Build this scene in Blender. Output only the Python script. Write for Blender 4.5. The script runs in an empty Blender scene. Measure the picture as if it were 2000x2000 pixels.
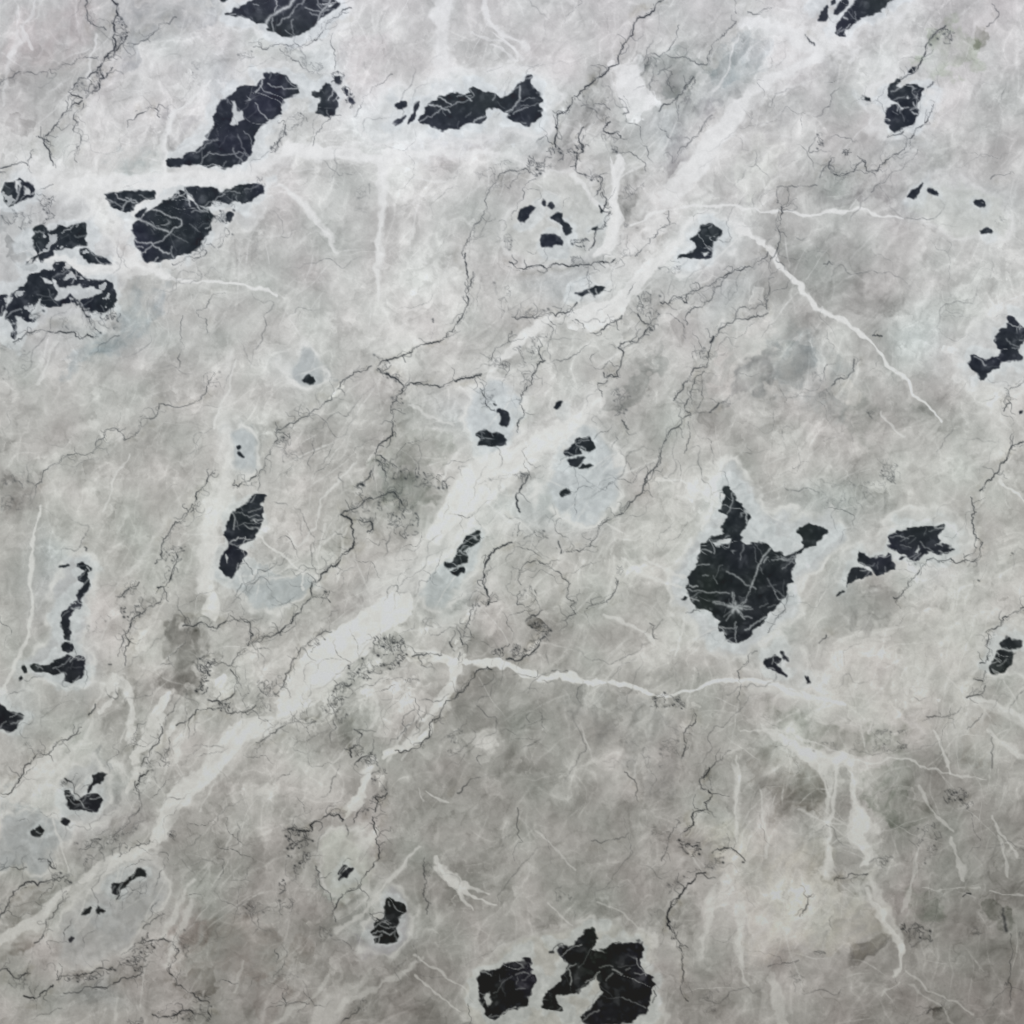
import bpy, math
import numpy as np

# ---------------------------------------------------------------- camera, light, exposure
scene = bpy.context.scene
UNIT = 0.65 / 1000.0                  # metres per unit: the camera frames 1.3 m of stone
CX, CZ = 1000.0, 2600.0               # middle of the frame; the slab's foot is at z = 0
def place(x, y):                      # slab units -> metres on the upright face (x, z)
    return (x - CX) * UNIT, (CZ - y) * UNIT
cam_data = bpy.data.cameras.new('camera'); cam = bpy.data.objects.new('camera', cam_data)
scene.collection.objects.link(cam); scene.camera = cam
DIST = 2.1
cam.location = (0, -DIST, (CZ - 1000) * UNIT); cam.rotation_euler = (math.radians(90), 0, 0)
cam_data.sensor_width = 36; cam_data.lens = 36 * DIST / (2000 * UNIT); cam_data.clip_end = 200
world = bpy.data.worlds.new("World"); scene.world = world; world.use_nodes = True
bg = world.node_tree.nodes['Background']
bg.inputs['Color'].default_value = (1.0, 0.965, 0.90, 1); bg.inputs['Strength'].default_value = 0.26
def lamp(name, loc, target, size, size_y, energy, color):
    d = bpy.data.lights.new(name, 'AREA'); d.shape = 'RECTANGLE'; d.size = size; d.size_y = size_y
    d.energy = energy; d.color = color
    o = bpy.data.objects.new(name, d); scene.collection.objects.link(o); o.location = loc
    from mathutils import Vector
    o.rotation_euler = (Vector(target) - Vector(loc)).to_track_quat('-Z', 'Y').to_euler()
    return o
# broad cool daylight from above the stone; the room's own light is weak and warmer
lamp('skylight', (-.45, -1.75, 3.75), (-.1, 0, 1.75), 3.2, 1.5, 124, (.90, .95, 1.0))
vs = scene.view_settings
vs.view_transform = 'Standard'; vs.look = 'None'; vs.exposure = 0.0; vs.gamma = 1.0; vs.use_curve_mapping = False
scene.cycles.max_bounces = 4; scene.cycles.use_denoising = True
TEST = None
# smooth fit of the lamps over the face
K_LIT = [[0.71269, -0.02643, -0.20776, -0.02193, 0.02055, 0.04916], [0.73116, -0.02805, -0.21977, -0.02331, 0.02175, 0.05193], [0.73917, -0.0294, -0.23086, -0.02432, 0.02282, 0.05475]]
K_VEIL = [[0.01344, -0.0008, -0.00753, -0.00238, 0.00115, 0.0077], [0.01327, -0.00084, -0.00794, -0.00253, 0.00122, 0.00811], [0.01276, -0.00088, -0.00834, -0.00266, 0.00128, 0.00852]]
# ---------------------------------------------------------------- mineral map of the stone
# All coordinates below are positions on the slab face, 2000 units across the
# stretch of slab that the camera frames (1 unit = UNIT metres).
rng = np.random.default_rng(7)
LO, HI = -600.0, 2600.0
inner = np.linspace(-12, 2012, 1171)
outer = np.linspace(0, 1, 31)[1:] ** 1.25 * (HI - 2012)
AX = np.concatenate([(-12 - outer)[::-1], inner, 2012 + outer])
NV = len(AX)
GX, GY = np.meshgrid(AX, AX)                      # GX[row, col]; y grows downwards
RES = 2048
def noise_tile(seed, lam_min, lam_max, beta=1.0, stretch=1.0, angle=0.0):
    """band-limited random field, wavelengths lam_min..lam_max (units)"""
    r = np.random.default_rng(seed)
    f = np.fft.rfft2(r.standard_normal((RES, RES)))
    k = 1.0 / (HI - LO)
    ky = np.fft.fftfreq(RES, 1.0 / RES)[:, None] * k
    kx = np.fft.rfftfreq(RES, 1.0 / RES)[None, :] * k
    c, s = math.cos(angle), math.sin(angle)
    ka = (kx * c + ky * s) * stretch
    kb = (-kx * s + ky * c)
    kk = np.sqrt(ka * ka + kb * kb) + 1e-9
    amp = kk ** (-beta) * np.exp(-(kk * lam_min) ** 2) * (1 - np.exp(-(kk * lam_max) ** 2))
    out = np.fft.irfft2(f * amp, s=(RES, RES))
    return (out / out.std()).astype(np.float32)
def sample(tile, X, Y):
    u = (X - LO) / (HI - LO) * RES
    v = (Y - LO) / (HI - LO) * RES
    iu = np.floor(u).astype(np.int32); iv = np.floor(v).astype(np.int32)
    fu = u - iu; fv = v - iv
    iu0 = iu % RES; iu1 = (iu + 1) % RES; iv0 = iv % RES; iv1 = (iv + 1) % RES
    return ((tile[iv0, iu0] * (1 - fu) + tile[iv0, iu1] * fu) * (1 - fv)
            + (tile[iv1, iu0] * (1 - fu) + tile[iv1, iu1] * fu) * fv)
def sstep(a, b, x):
    t = np.clip((x - a) / (b - a), 0, 1)
    return t * t * (3 - 2 * t)
DIAG = math.radians(-52)                          # the grain of the stone runs this way
wx = noise_tile(1, 9, 70, 1.7); wy = noise_tile(2, 9, 70, 1.7)
WX = GX + 1.9 * sample(wx, GX, GY); WY = GY + 1.9 * sample(wy, GX, GY)       # ragged edges
bx = noise_tile(3, 40, 260, 1.6); by = noise_tile(4, 40, 260, 1.6)
BX = WX + 8 * sample(bx, GX, GY); BY = WY + 8 * sample(by, GX, GY)         # wandering bands

def window(x0, x1, y0, y1):
    a = max(np.searchsorted(AX, x0) - 1, 0); b = min(np.searchsorted(AX, x1) + 1, NV)
    c = max(np.searchsorted(AX, y0) - 1, 0); d = min(np.searchsorted(AX, y1) + 1, NV)
    return slice(c, d), slice(a, b)
def T(c, r, s):                                   # enlarged-tile coordinates
    return [(c * 500 + float(x) / 3.864, r * 500 + float(y) / 3.864) for x, y in
            (p.split(',') for p in s.split())]
def Z(c, r, s):                                   # quarter-view coordinates
    return [(c * 1000 + float(x) / 1.932, r * 1000 + float(y) / 1.932) for x, y in (p.split(',') for p in s.split())]
def V(s):                                         # whole-view coordinates, plain points
    return [tuple(float(v) * 1.0352 for v in p.split(',')) for p in s.split()]
def F(s):                                         # whole-view coordinates, third value a half width
    return [tuple(float(v) * 1.0352 for v in p.split(',')) for p in s.split()]
def poly_sdf(P, X, Y):                            # >0 inside
    d = np.full(X.shape, 1e9); inside = np.zeros(X.shape, bool)
    n = len(P)
    for i in range(n):
        ax, ay = P[i]; bx_, by_ = P[(i + 1) % n]
        ex, ey = bx_ - ax, by_ - ay
        L = ex * ex + ey * ey + 1e-9
        t = np.clip(((X - ax) * ex + (Y - ay) * ey) / L, 0, 1)
        d = np.minimum(d, (X - ax - t * ex) ** 2 + (Y - ay - t * ey) ** 2)
        if ay != by_:
            cond = (ay > Y) != (by_ > Y)
            inside ^= cond & (X < ex * (Y - ay) / (by_ - ay) + ax)
    d = np.sqrt(d)
    return np.where(inside, d, -d)
def bbox(P, pad):
    xs = [p[0] for p in P]; ys = [p[1] for p in P]
    return window(min(xs) - pad, max(xs) + pad, min(ys) - pad, max(ys) + pad)
def round_ring(P):                                # the same for a closed outline
    Q = []
    for a, b in zip(P, P[1:] + P[:1]):
        Q.append((.86 * a[0] + .14 * b[0], .86 * a[1] + .14 * b[1])); Q.append((.14 * a[0] + .86 * b[0], .14 * a[1] + .86 * b[1]))
    return Q
def smooth(P):                                    # Chaikin rounding, ends kept
    Q = [P[0]]
    for a, b in zip(P, P[1:]):
        Q.append(tuple(.75 * u + .25 * v for u, v in zip(a, b)))
        Q.append(tuple(.25 * u + .75 * v for u, v in zip(a, b)))
    Q.append(P[-1])
    return Q
width_tile = noise_tile(23, 9, 60, 1.2)
def band_mask(P, X, Y, soft):
    m = np.zeros(X.shape)
    wob = np.clip(1 + .38 * sample(width_tile, X, Y), .35, 1.9)
    for a, b in zip(P, P[1:]):
        ex, ey = b[0] - a[0], b[1] - a[1]
        L = ex * ex + ey * ey + 1e-9
        t = np.clip(((X - a[0]) * ex + (Y - a[1]) * ey) / L, 0, 1)
        d = np.sqrt((X - a[0] - t * ex) ** 2 + (Y - a[1] - t * ey) ** 2)
        w = (a[2] + (b[2] - a[2]) * t) * wob
        m = np.maximum(m, 1 - sstep(w * (1 - soft) - .4, w * (1 + soft) + 1.2, d))
    return m

# ---- base tone of the ground mass (brightness of the stone seen from the front)
TONE = np.array([[float(v) for v in r.split()] for r in '''
195 190 190 205 205 208 200 202 208 200 198 205 212 208 200 196
192 196 205 205 208 212 215 205 212 200 190 200 208 196 205 190
205 212 208 215 215 215 218 210 200 192 205 208 202 195 192 192
195 210 205 200 195 192 198 192 195 200 198 208 190 188 196 196
190 205 190 190 188 195 200 198 192 205 185 190 172 178 195 198
188 188 188 190 195 192 198 192 190 190 178 185 168 178 190 200
180 182 184 195 198 190 188 200 205 195 175 180 178 172 182 192
165 182 182 192 195 185 165 200 208 195 185 182 185 172 182 178
172 180 178 190 192 182 178 198 200 188 195 190 178 190 190 178
178 188 180 185 188 182 200 190 172 178 182 190 180 182 192 188
182 175 165 180 190 198 190 172 170 175 180 182 192 190 190 180
175 180 168 180 185 182 160 158 155 160 160 165 185 182 170 178
190 180 180 165 175 172 160 160 158 155 150 155 158 160 145 148
165 165 165 155 160 165 160 160 158 155 160 172 175 165 148 145
160 175 165 150 155 155 162 158 158 150 160 170 170 155 140 138
165 160 158 148 155 155 145 160 160 160 145 155 160 150 138 138'''.strip().splitlines()])
TONE[0:4, 9:14] -= 7; TONE[0:4, 4:9] -= 3; TONE[6:10, 4:10] -= 5; TONE[2:5, 3:8] -= 3; TONE[11:15, 10:14] += 4; TONE[9:13, 5:9] -= 3
def tone(X, Y):
    n = TONE.shape[0]
    u = np.clip(X / 2000 * n - .5, 0, n - 1.001); v = np.clip(Y / 2000 * n - .5, 0, n - 1.001)
    iu = u.astype(int); iv = v.astype(int)
    fu = u - iu; fv = v - iv
    fu = fu * fu * (3 - 2 * fu); fv = fv * fv * (3 - 2 * fv)
    return ((TONE[iv, iu] * (1 - fu) + TONE[iv, iu + 1] * fu) * (1 - fv)
            + (TONE[iv + 1, iu] * (1 - fu) + TONE[iv + 1, iu + 1] * fu) * fv)
tx_ = noise_tile(5, 70, 400, 1.2); ty_ = noise_tile(6, 70, 400, 1.2)
L0 = tone(GX + 26 * sample(tx_, GX, GY), GY + 26 * sample(ty_, GX, GY))
# mottling: streaks along the grain, soft clouds, cell-like wisps
qx = GX + 13 * sample(tx_, GX, GY); qy = GY + 13 * sample(ty_, GX, GY)
streak = sample(noise_tile(11, 9, 90, 1.5, 3.2, DIAG), qx, qy)
cloud = sample(noise_tile(12, 24, 170, 1.6), qx, qy)
cloud2 = sample(noise_tile(13, 7, 46, 1.2), WX, WY)
ridge_src = sample(noise_tile(14, 44, 170, 1.6, 1.8, DIAG), qx, qy)
ridge = 1 / (1 + (ridge_src / .12) ** 2)
ridge2_src = sample(noise_tile(15, 30, 110, 1.7, 2.2, math.radians(-68)), BX, BY)
ridge2 = 1 / (1 + (ridge2_src / .14) ** 2)
gate = sample(noise_tile(16, 60, 320, 1.4), GX, GY)
gate2 = sample(noise_tile(17, 60, 320, 1.4), GX, GY)
grain = sample(noise_tile(18, 2.2, 12, .6), GX, GY)
L0 += np.interp(GY, [0, 700, 1100, 2000], [-2, -1, -4, -9]) + 2.0 * streak + 2.6 * cloud + 2.5 * cloud2 + 1.5 * grain
L0 += 12 * ridge * sstep(-.1, 1.2, gate) + 11 * ridge2 * sstep(0, 1.3, gate2)
dom = sample(noise_tile(21, 16, 130, 1.5, 1.5, DIAG), BX, BY)          # angular fragments healed together
dom2 = sample(noise_tile(22, 9, 70, 1.4, 1.3, math.radians(-30)), WX, WY)
L0 += 3.2 * np.tanh(5 * dom) + 2.2 * np.tanh(4 * (dom2 - .5)) * sstep(-.6, .8, -gate2)
L0 -= 7 * np.clip(1 - np.abs(ridge_src + .45) / .2, 0, 1) * sstep(.0, 1.3, -gate)
L0 -= 9 * np.clip(1 - np.abs(ridge2_src - .5) / .12, 0, 1) * sstep(.3, 1.4, -gate2)
# creases: light healed cracks and dark seams at several sizes, sharp in the middle, fading sideways
for k_, (lam, amp, ang) in enumerate([(150, 6.5, -50), (84, 7.0, -60), (46, 5.0, -40), (27, 2.6, -55)]):
    n_ = sample(noise_tile(60 + k_, lam * .42, lam * 1.3, 1.8, 1.8, math.radians(ang)), qx, qy)
    gt = sample(noise_tile(70 + k_, 40, 300, 1.3), GX, GY)
    L0 += amp * 1.5 / (1 + (n_ / .11) ** 2) * sstep(-.5, 1.1, gt)
    L0 -= amp * 1.3 / (1 + ((n_ - .7) / .10) ** 2) * sstep(-.1, 1.2, -gt)
def cells(seed, size, stretch, ang, X, Y):         # healed breccia: tone per fragment, distance to its seam
    r = np.random.default_rng(seed); c, s_ = math.cos(ang), math.sin(ang)
    U = (X * c + Y * s_) / (size * stretch); W_ = (-X * s_ + Y * c) / size
    iu = np.floor(U).astype(int); iv = np.floor(W_).astype(int)
    off = 4096; jx = r.random((64, 64)); jy = r.random((64, 64)); tn = r.standard_normal((64, 64))
    f1 = np.full(X.shape, 9.0); f2 = np.full(X.shape, 9.0); t1 = np.zeros(X.shape)
    for a in (-1, 0, 1):
        for b in (-1, 0, 1):
            p, q = (iu + a + off) % 64, (iv + b + off) % 64
            dd = np.hypot(iu + a + jx[p, q] - U, iv + b + jy[p, q] - W_)
            near = dd < f1
            f2 = np.where(near, f1, np.minimum(f2, dd)); t1 = np.where(near, tn[p, q], t1); f1 = np.where(near, dd, f1)
    return t1, (f2 - f1)
cx_ = noise_tile(90, 7, 80, 1.5); cy_ = noise_tile(91, 7, 80, 1.5)
kx, ky = BX + 7 * sample(cx_, GX, GY), BY + 7 * sample(cy_, GX, GY)
for seed_, size_, amp_, gs in [(98, 210, 4.5, 99), (92, 120, 6.0, 95), (93, 62, 6.0, 96), (94, 34, 5.0, 97)]:
    t1, seam = cells(seed_, size_, 1.5, DIAG, kx, ky)
    gt = sstep(-.4, .9, sample(noise_tile(gs, 60, 300, 1.3), GX, GY)) * (1 if size_ > 50 else .9)
    inner_ = sstep(.02, .16, seam)
    L0 += gt * (amp_ * np.clip(t1, -1.6, 1.6) * inner_ + 4.5 * np.exp(-(seam / .07) ** 2) * np.sign(sample(cx_, GY, GX)))
Vn = np.clip(GY / 2000, -.2, 1.2)
TINT = np.array([(-.0, [-.2, -.2, 1.4]), (.25, [-.2, .5, -.9]), (.5, [.8, .8, -4.2]), (.75, [1.4, .5, -5.0]), (1.0, [2.4, -.2, -5.6])], dtype=object)
tk = [t[0] for t in TINT]
T0 = tone(GX, GY)
L0 = T0 - 1 + 1.12 * (L0 - T0 + 1)
C = np.stack([L0 + np.interp(Vn, tk, [t[1][i] for t in TINT]) for i in range(3)], -1)
hue = sample(noise_tile(19, 60, 300, 1.3), GX, GY)          # warm and green drifts
C[..., 0] += .8 * hue; C[..., 1] -= .2 * hue; C[..., 2] += .1 * hue
WHITE = np.stack([np.interp(Vn, [0, .25, .5, .75, 1], v) for v in
                  ([227, 224, 218, 205, 189], [228, 225, 219, 205, 188], [231, 225, 215, 200, 182])], -1)
DARK = np.stack([np.interp(Vn, [0, .25, .5, .75, 1], v) for v in
                 ([53, 46, 40, 34, 30], [57, 51, 45, 36, 31], [66, 58, 49, 38, 32])], -1)
BLUE = np.array([-2.6, .3, 2.2])

def patch(P, delta, soft=14, tint=(0, 0, 0), wander=True):
    if soft <= 10: soft *= .45; delta *= 1.18
    elif soft <= 16: soft *= .7
    w = bbox(P, soft * 2 + 24)
    X, Y = (BX[w], BY[w]) if wander else (WX[w], WY[w])
    d = poly_sdf(P, X, Y)
    size = max(float(d.max()), 4)
    d = d + min(7, size * .3) * patch_n[w] + min(3, size * .15) * band_edge[w]
    m = sstep(-soft, soft, d) * np.clip(.72 + .3 * patch_f[w] + .12 * sstep(size * .6, 0, d), .15, 1.35)
    C[w] += m[..., None] * (delta + .6 * np.array(tint))
def glow(x, y, rx, ry, deg, delta, tint=(0, 0, 0)):          # soft elliptical cloud, whole-view coordinates
    x, y, rx, ry = (v * 1.0352 for v in (x, y, rx, ry))
    R = max(rx, ry) * 2.2
    w = window(x - R, x + R, y - R, y + R)
    c, s = math.cos(math.radians(deg)), math.sin(math.radians(deg))
    dx, dy = BX[w] - x, BY[w] - y
    q = ((dx * c - dy * s) / rx) ** 2 + ((dx * s + dy * c) / ry) ** 2
    C[w] += np.exp(-q)[..., None] * (delta + np.array(tint))
patch_n = sample(noise_tile(27, 16, 90, 1.5), GX, GY); patch_f = sample(noise_tile(28, 8, 80, 1.3, 1.8, DIAG), BX, BY)
LAB = np.zeros((NV, NV), np.int32)                            # which part a spot of the face belongs to
PARTS = []                                                    # (name, label) by id-1
def new_part(name, label=None):
    PARTS.append((name, label)); return len(PARTS)
ridge_tile = noise_tile(20, 30, 160, 1.3)
band_edge = sample(noise_tile(24, 6, 36, 1.3), GX, GY)
# ---- grey, bluish and pale fields of the ground mass
for c, r, s, d, soft, tint in [
    (0,1,"1000,230 1320,220 1260,400 1000,600 760,820 540,960 480,820 800,600 960,430",-15,16,(-6,1,6)),
    (2,1,"1120,690 1060,900 960,1010 900,1120 860,1210 720,1200 720,1080 850,950 1000,750 1100,670",-20,8,(-2,1,1)),
    (2,1,"1932,740 1932,980 1700,1060 1560,1130 1500,1170 1620,980 1800,830",-20,12,(-1,0,1)),
    (1,1,"1000,1380 1250,1340 1480,1400 1470,1600 1300,1650 1060,1560 930,1480",-11,10,(-1,1,-1)),
    (1,1,"1180,1880 1300,1720 1420,1760 1380,1850 1250,1932",-16,10,(-1,1,-1)),
    (1,1,"450,1170 640,1080 640,1300 560,1500 430,1560 400,1400",-18,14,(0,0,0)),
    (1,1,"900,1500 1100,1600 1400,1650 1500,1800 1300,1932 1000,1850 900,1700",-16,12,(-2,1,0)),
    (0,2,"1340,800 1450,850 1420,1050 1450,1350 1250,1380 1180,1320 1260,1100",-22,9,(0,0,0)),
    (0,2,"1500,950 1650,980 1570,1100 1450,1050",-20,7,(0,0,0)),
    (0,2,"860,1260 900,1350 950,1450 860,1480 820,1420",-20,7,(0,0,0)),
    (0,2,"700,1850 800,1780 860,1900 800,1980 660,1932",-14,6,(-1,0,3)),
    (0,2,"880,1280 1010,1400 1020,1560 1130,1500 1200,1330 1050,1290",-12,8,(0,0,0)),
    (1,2,"250,1500 480,1450 470,1560 380,1600 280,1580",-28,7,(0,0,0)),
    (1,2,"640,1350 800,1300 820,1450 760,1600 600,1500",-18,10,(0,0,0)),
    (1,2,"380,1600 740,1560 760,1700 700,1800 480,1760",-12,12,(0,0,0)),
    (1,2,"530,180 720,60 740,210 640,330 520,280",-12,7,(1,0,-1)),
    (1,2,"1620,800 1932,760 1932,1030 1700,1050 1560,1120 1560,1000",-12,12,(0,0,0)),
    (2,0,"820,1400 1000,1380 1000,1430 920,1560 880,1700 850,1560",-24,7,(0,0,0)),
    (2,0,"880,1190 1000,1260 1040,1400 960,1580 840,1480 820,1320",-12,7,(0,0,0)),
    (2,0,"1160,1050 1300,1000 1320,1110 1200,1270 1150,1150",-16,8,(1,0,1)),
    (2,0,"1300,750 1500,700 1560,760 1400,880 1290,860",-14,8,(0,0,2)),
    (2,0,"990,420 1250,390 1440,500 1360,620 1180,700 1080,560 1000,500",-12,8,(-2,1,1)),
    (2,0,"350,880 520,820 640,960 500,1060 380,1080",-12,6,(0,0,0)),
    (2,0,"520,720 740,720 780,840 700,930 560,820",-10,8,(0,0,0)),
    (3,0,"1560,200 1650,220 1660,300 1600,360 1550,300",-28,6,(0,1,-5)),
    (3,0,"1140,1680 1250,1690 1220,1770 1140,1770",-22,6,(0,0,0)),
    (3,0,"450,1560 560,1480 760,1430 900,1420 600,1560",-16,10,(1,0,1)),
    (3,0,"1150,420 1220,250 1400,200 1560,260 1560,420 1320,560 1160,540",-9,10,(-4,2,-8)),
    (3,0,"200,520 420,460 560,560 540,760 300,960 80,900",-10,14,(0,0,1)),
    (3,1,"350,250 700,150 1000,200 1000,380 750,450 500,420",-11,10,(0,0,0)),
    (3,1,"700,450 1000,500 1250,800 1400,1150 1150,1130 900,850",-10,18,(0,0,0)),
    (3,1,"80,550 400,600 560,900 560,1200 300,1150 40,950",-10,18,(-3,1,3)),
    (3,1,"600,1150 760,1000 900,1250 760,1480 640,1350",-12,12,(-1,1,0)),
    (3,2,"620,800 820,600 980,620 800,830 700,950 520,900",-18,10,(0,0,1)),
    (3,2,"0,1420 300,1500 420,1620 900,1660 1100,1560 1050,1800 600,1800 280,1740 120,1600",-16,16,(-1,1,-1)),
    (3,3,"1650,1080 1800,1030 1870,1130 1800,1240 1700,1160",-26,8,(-2,1,-1)),
    (3,3,"550,1400 700,1330 760,1280 860,1290 800,1400 600,1430",-22,8,(0,0,0)),
    (3,3,"640,180 900,60 1000,400 880,420 780,350 700,280",-14,10,(-2,1,-1)),
    (3,3,"0,0 350,60 440,250 400,400 0,420",-10,14,(1,0,-1)),
    (3,3,"500,850 740,790 800,940 640,950",-12,6,(0,0,0)),
    (3,3,"1020,900 1300,920 1340,1150 1050,1140",-12,12,(-2,2,-1)),
    (3,3,"1200,1830 1260,1800 1340,1840 1320,1890 1220,1880",-28,5,(0,0,0)),
    (1,3,"860,1560 1000,1500 1220,1520 1450,1740 1300,1850 800,1800 740,1720",-12,14,(0,0,0)),
    (1,3,"230,1320 330,1260 420,1330 480,1480 330,1560 230,1480",-14,12,(2,0,-1)),
    (1,3,"0,1650 120,1600 200,1700 160,1932 0,1932",-14,12,(2,-1,-1)),
    (2,3,"1000,1080 1100,1020 1120,1180 1060,1260 990,1180",-14,8,(0,0,0)),
    (2,3,"120,1110 340,1080 380,1150 200,1240",-12,8,(0,0,0)),
    (2,3,"1250,900 1420,880 1400,1160 1240,1220 1210,1020",-14,10,(0,0,0)),
    (0,3,"1380,820 1560,1050 1500,1300 1340,1340 1300,1200",-14,12,(2,-1,-1)),
    (0,3,"1350,1480 1580,1560 1580,1700 1400,1680 1330,1600",-20,6,(1,0,-1)),
    (0,3,"60,1250 230,1180 300,1260 120,1420 0,1420",-20,10,(2,0,-2)),
    (0,3,"0,1100 150,930 360,900 300,1050 60,1200",-18,10,(1,0,-1)),
    (0,3,"60,200 330,260 330,420 380,520 240,760 0,760 0,300",-16,14,(-6,0,5)),
    (0,3,"600,1050 760,1150 1000,1180 960,1330 780,1350 760,1160 660,1160",-18,14,(-4,0,4)),
    (0,3,"400,1260 640,1280 620,1400 440,1430",-18,12,(-4,0,3)),
    (0,0,"20,960 100,880 230,900 260,1040 120,1080",-22,7,(1,0,0)),
    (0,0,"900,1180 1180,1200 1180,1330 960,1330 820,1220",-12,12,(-4,1,2)),
    (0,0,"1300,900 1450,880 1460,1080 1290,1180 1250,1080",-14,10,(0,0,1)),
    (1,0,"150,1200 400,1260 420,1380 150,1400 60,1300",-16,14,(0,0,0)),
    (1,0,"1270,1270 1400,1190 1560,1180 1540,1280 1320,1330",-14,9,(0,0,0)),
    (1,0,"600,300 1050,200 1100,420 850,700 640,620",-5,14,(2,-1,0)),
    (0,0,"0,0 760,60 720,300 620,440 0,600",-4,18,(3,-1,-1)),
    (0,1,"0,1640 300,1600 240,1932 0,1932",-14,18,(1,-1,0)),
    (2,2,"120,860 180,830 250,860 240,920 170,940",-45,4,(0,0,0)),
    (0,0,"60,1932 110,1800 190,1800 260,1880 250,1990",-70,6,(-2,0,2)),
    (0,0,"0,1560 140,1560 260,1600 120,1640 0,1800",-34,8,(-2,0,3)),
    (2,2,"1300,1480 1260,1360 1080,1380 1100,1480",-22,5,(0,0,0)),
    (2,2,"840,1640 900,1560 1000,1500 980,1600 860,1680",-14,8,(0,0,0)),
    (1,1,"330,720 390,640 470,720 560,800 560,930 420,1010 230,900 240,810",-20,9,(-4,0,4)),
    (1,3,"480,860 620,700 700,660 830,720 820,820 640,990 560,960",-16,12,(-4,1,1)),
    (1,3,"740,1230 900,1350 1080,1330 1140,1200 1100,1420 850,1430",-14,9,(0,-2,5)),
    ]: patch(T(c, r, s), d, soft, tint)
for c, r, s, d, soft, tint in [
    (2,0,"760,480 960,480 1010,650 1080,800 960,880 900,900 860,800 820,700",22,4,(0,0,2)),
    (2,0,"1690,160 1850,130 1932,160 1800,250 1680,220",20,5,(0,0,2)),
    (2,1,"430,430 560,400 740,410 860,420 780,490 700,535 590,580 500,520",22,3,(0,0,2)),
    (2,1,"1110,420 1180,370 1280,400 1180,540 1080,530",18,4,(0,0,0)),
    (2,1,"1830,230 1900,250 1890,340 1810,350",18,3,(0,0,0)),
    (3,1,"480,960 580,930 720,990 690,1100 600,1100 520,1040",16,5,(3,0,-2)),
    (3,1,"1290,730 1330,680 1480,690 1460,740 1380,770",20,4,(0,0,0)),
    (3,1,"100,1400 300,1280 520,1290 700,1440 620,1560 440,1640 200,1640 60,1560",5,16,(0,0,0)),
    (1,1,"540,1095 570,1040 620,990 660,940 670,990 600,1060",28,2,(0,0,-2)),
    (1,1,"850,1530 880,1450 910,1440 900,1500 840,1570",24,2,(0,0,0)),
    (1,2,"480,1600 560,1520 600,1510 600,1560 530,1600",26,2,(0,0,-2)),
    (0,2,"1570,1280 1680,1160 1780,1300 1740,1400 1640,1440 1580,1350",14,4,(0,0,0)),
    (0,2,"1740,1450 1840,1430 1890,1460 1820,1510",24,4,(0,0,0)),
    (0,2,"1760,1190 1932,1000 1932,1300",12,5,(0,0,0)),
    (3,2,"1270,1415 1300,1415 1300,1440 1275,1440",40,1,(0,0,0)),
    (1,3,"910,60 990,90 970,170 900,190",26,2,(0,0,-1)),
    (1,3,"370,1170 480,1110 480,1160 410,1210",22,2,(0,0,-1)),
    (1,3,"100,1170 170,1160 180,1210 120,1215",22,2,(0,0,-1)),
    (1,2,"1550,830 1600,770 1640,750 1620,800 1580,840",26,2,(0,0,-1)),
    (1,2,"1470,990 1500,940 1530,950 1500,1010",30,2,(0,0,-1)),
    (1,2,"840,1600 830,1400 920,1310 1150,1290 1330,1230 1400,1300 1330,1480 1150,1560 960,1640",6,8,(0,0,0)),
    (2,2,"90,1090 140,1000 200,950 210,970 160,1050 110,1080",38,2,(0,0,-1)),
    (2,2,"1360,1440 1440,1480 1420,1495 1370,1470",26,1.5,(0,0,-1)),
    (1,2,"1560,1700 1700,1670 1880,1720 1850,1790 1640,1800 1560,1760",14,6,(0,0,0)),
    (1,3,"450,600 540,560 700,480 900,480 920,620 860,760 560,640",10,10,(-2,1,0)),
    (0,0,"930,380 1600,60 1900,150 1900,560 1500,900 1100,1150 680,900 700,720 850,520",6,20,(0,0,1)),
    (3,2,"500,1060 900,980 1050,680 1500,620 1600,1000 1560,1400 900,1600 420,1500",3,24,(0,0,-1)),
    (3,3,"0,700 420,560 520,900 880,1000 900,1250 560,1340 200,1300 0,1400",4,22,(1,1,-2)),
    (2,3,"1330,380 1680,420 1800,640 1500,650 1320,520",7,12,(1,1,-2)),
    (2,3,"400,1050 700,1080 960,1260 900,1310 700,1330 640,1200 400,1300 0,1440 0,1280",10,12,(0,0,0)),
    ]: patch(T(c, r, s), d, soft, tint, wander=False)
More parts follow.
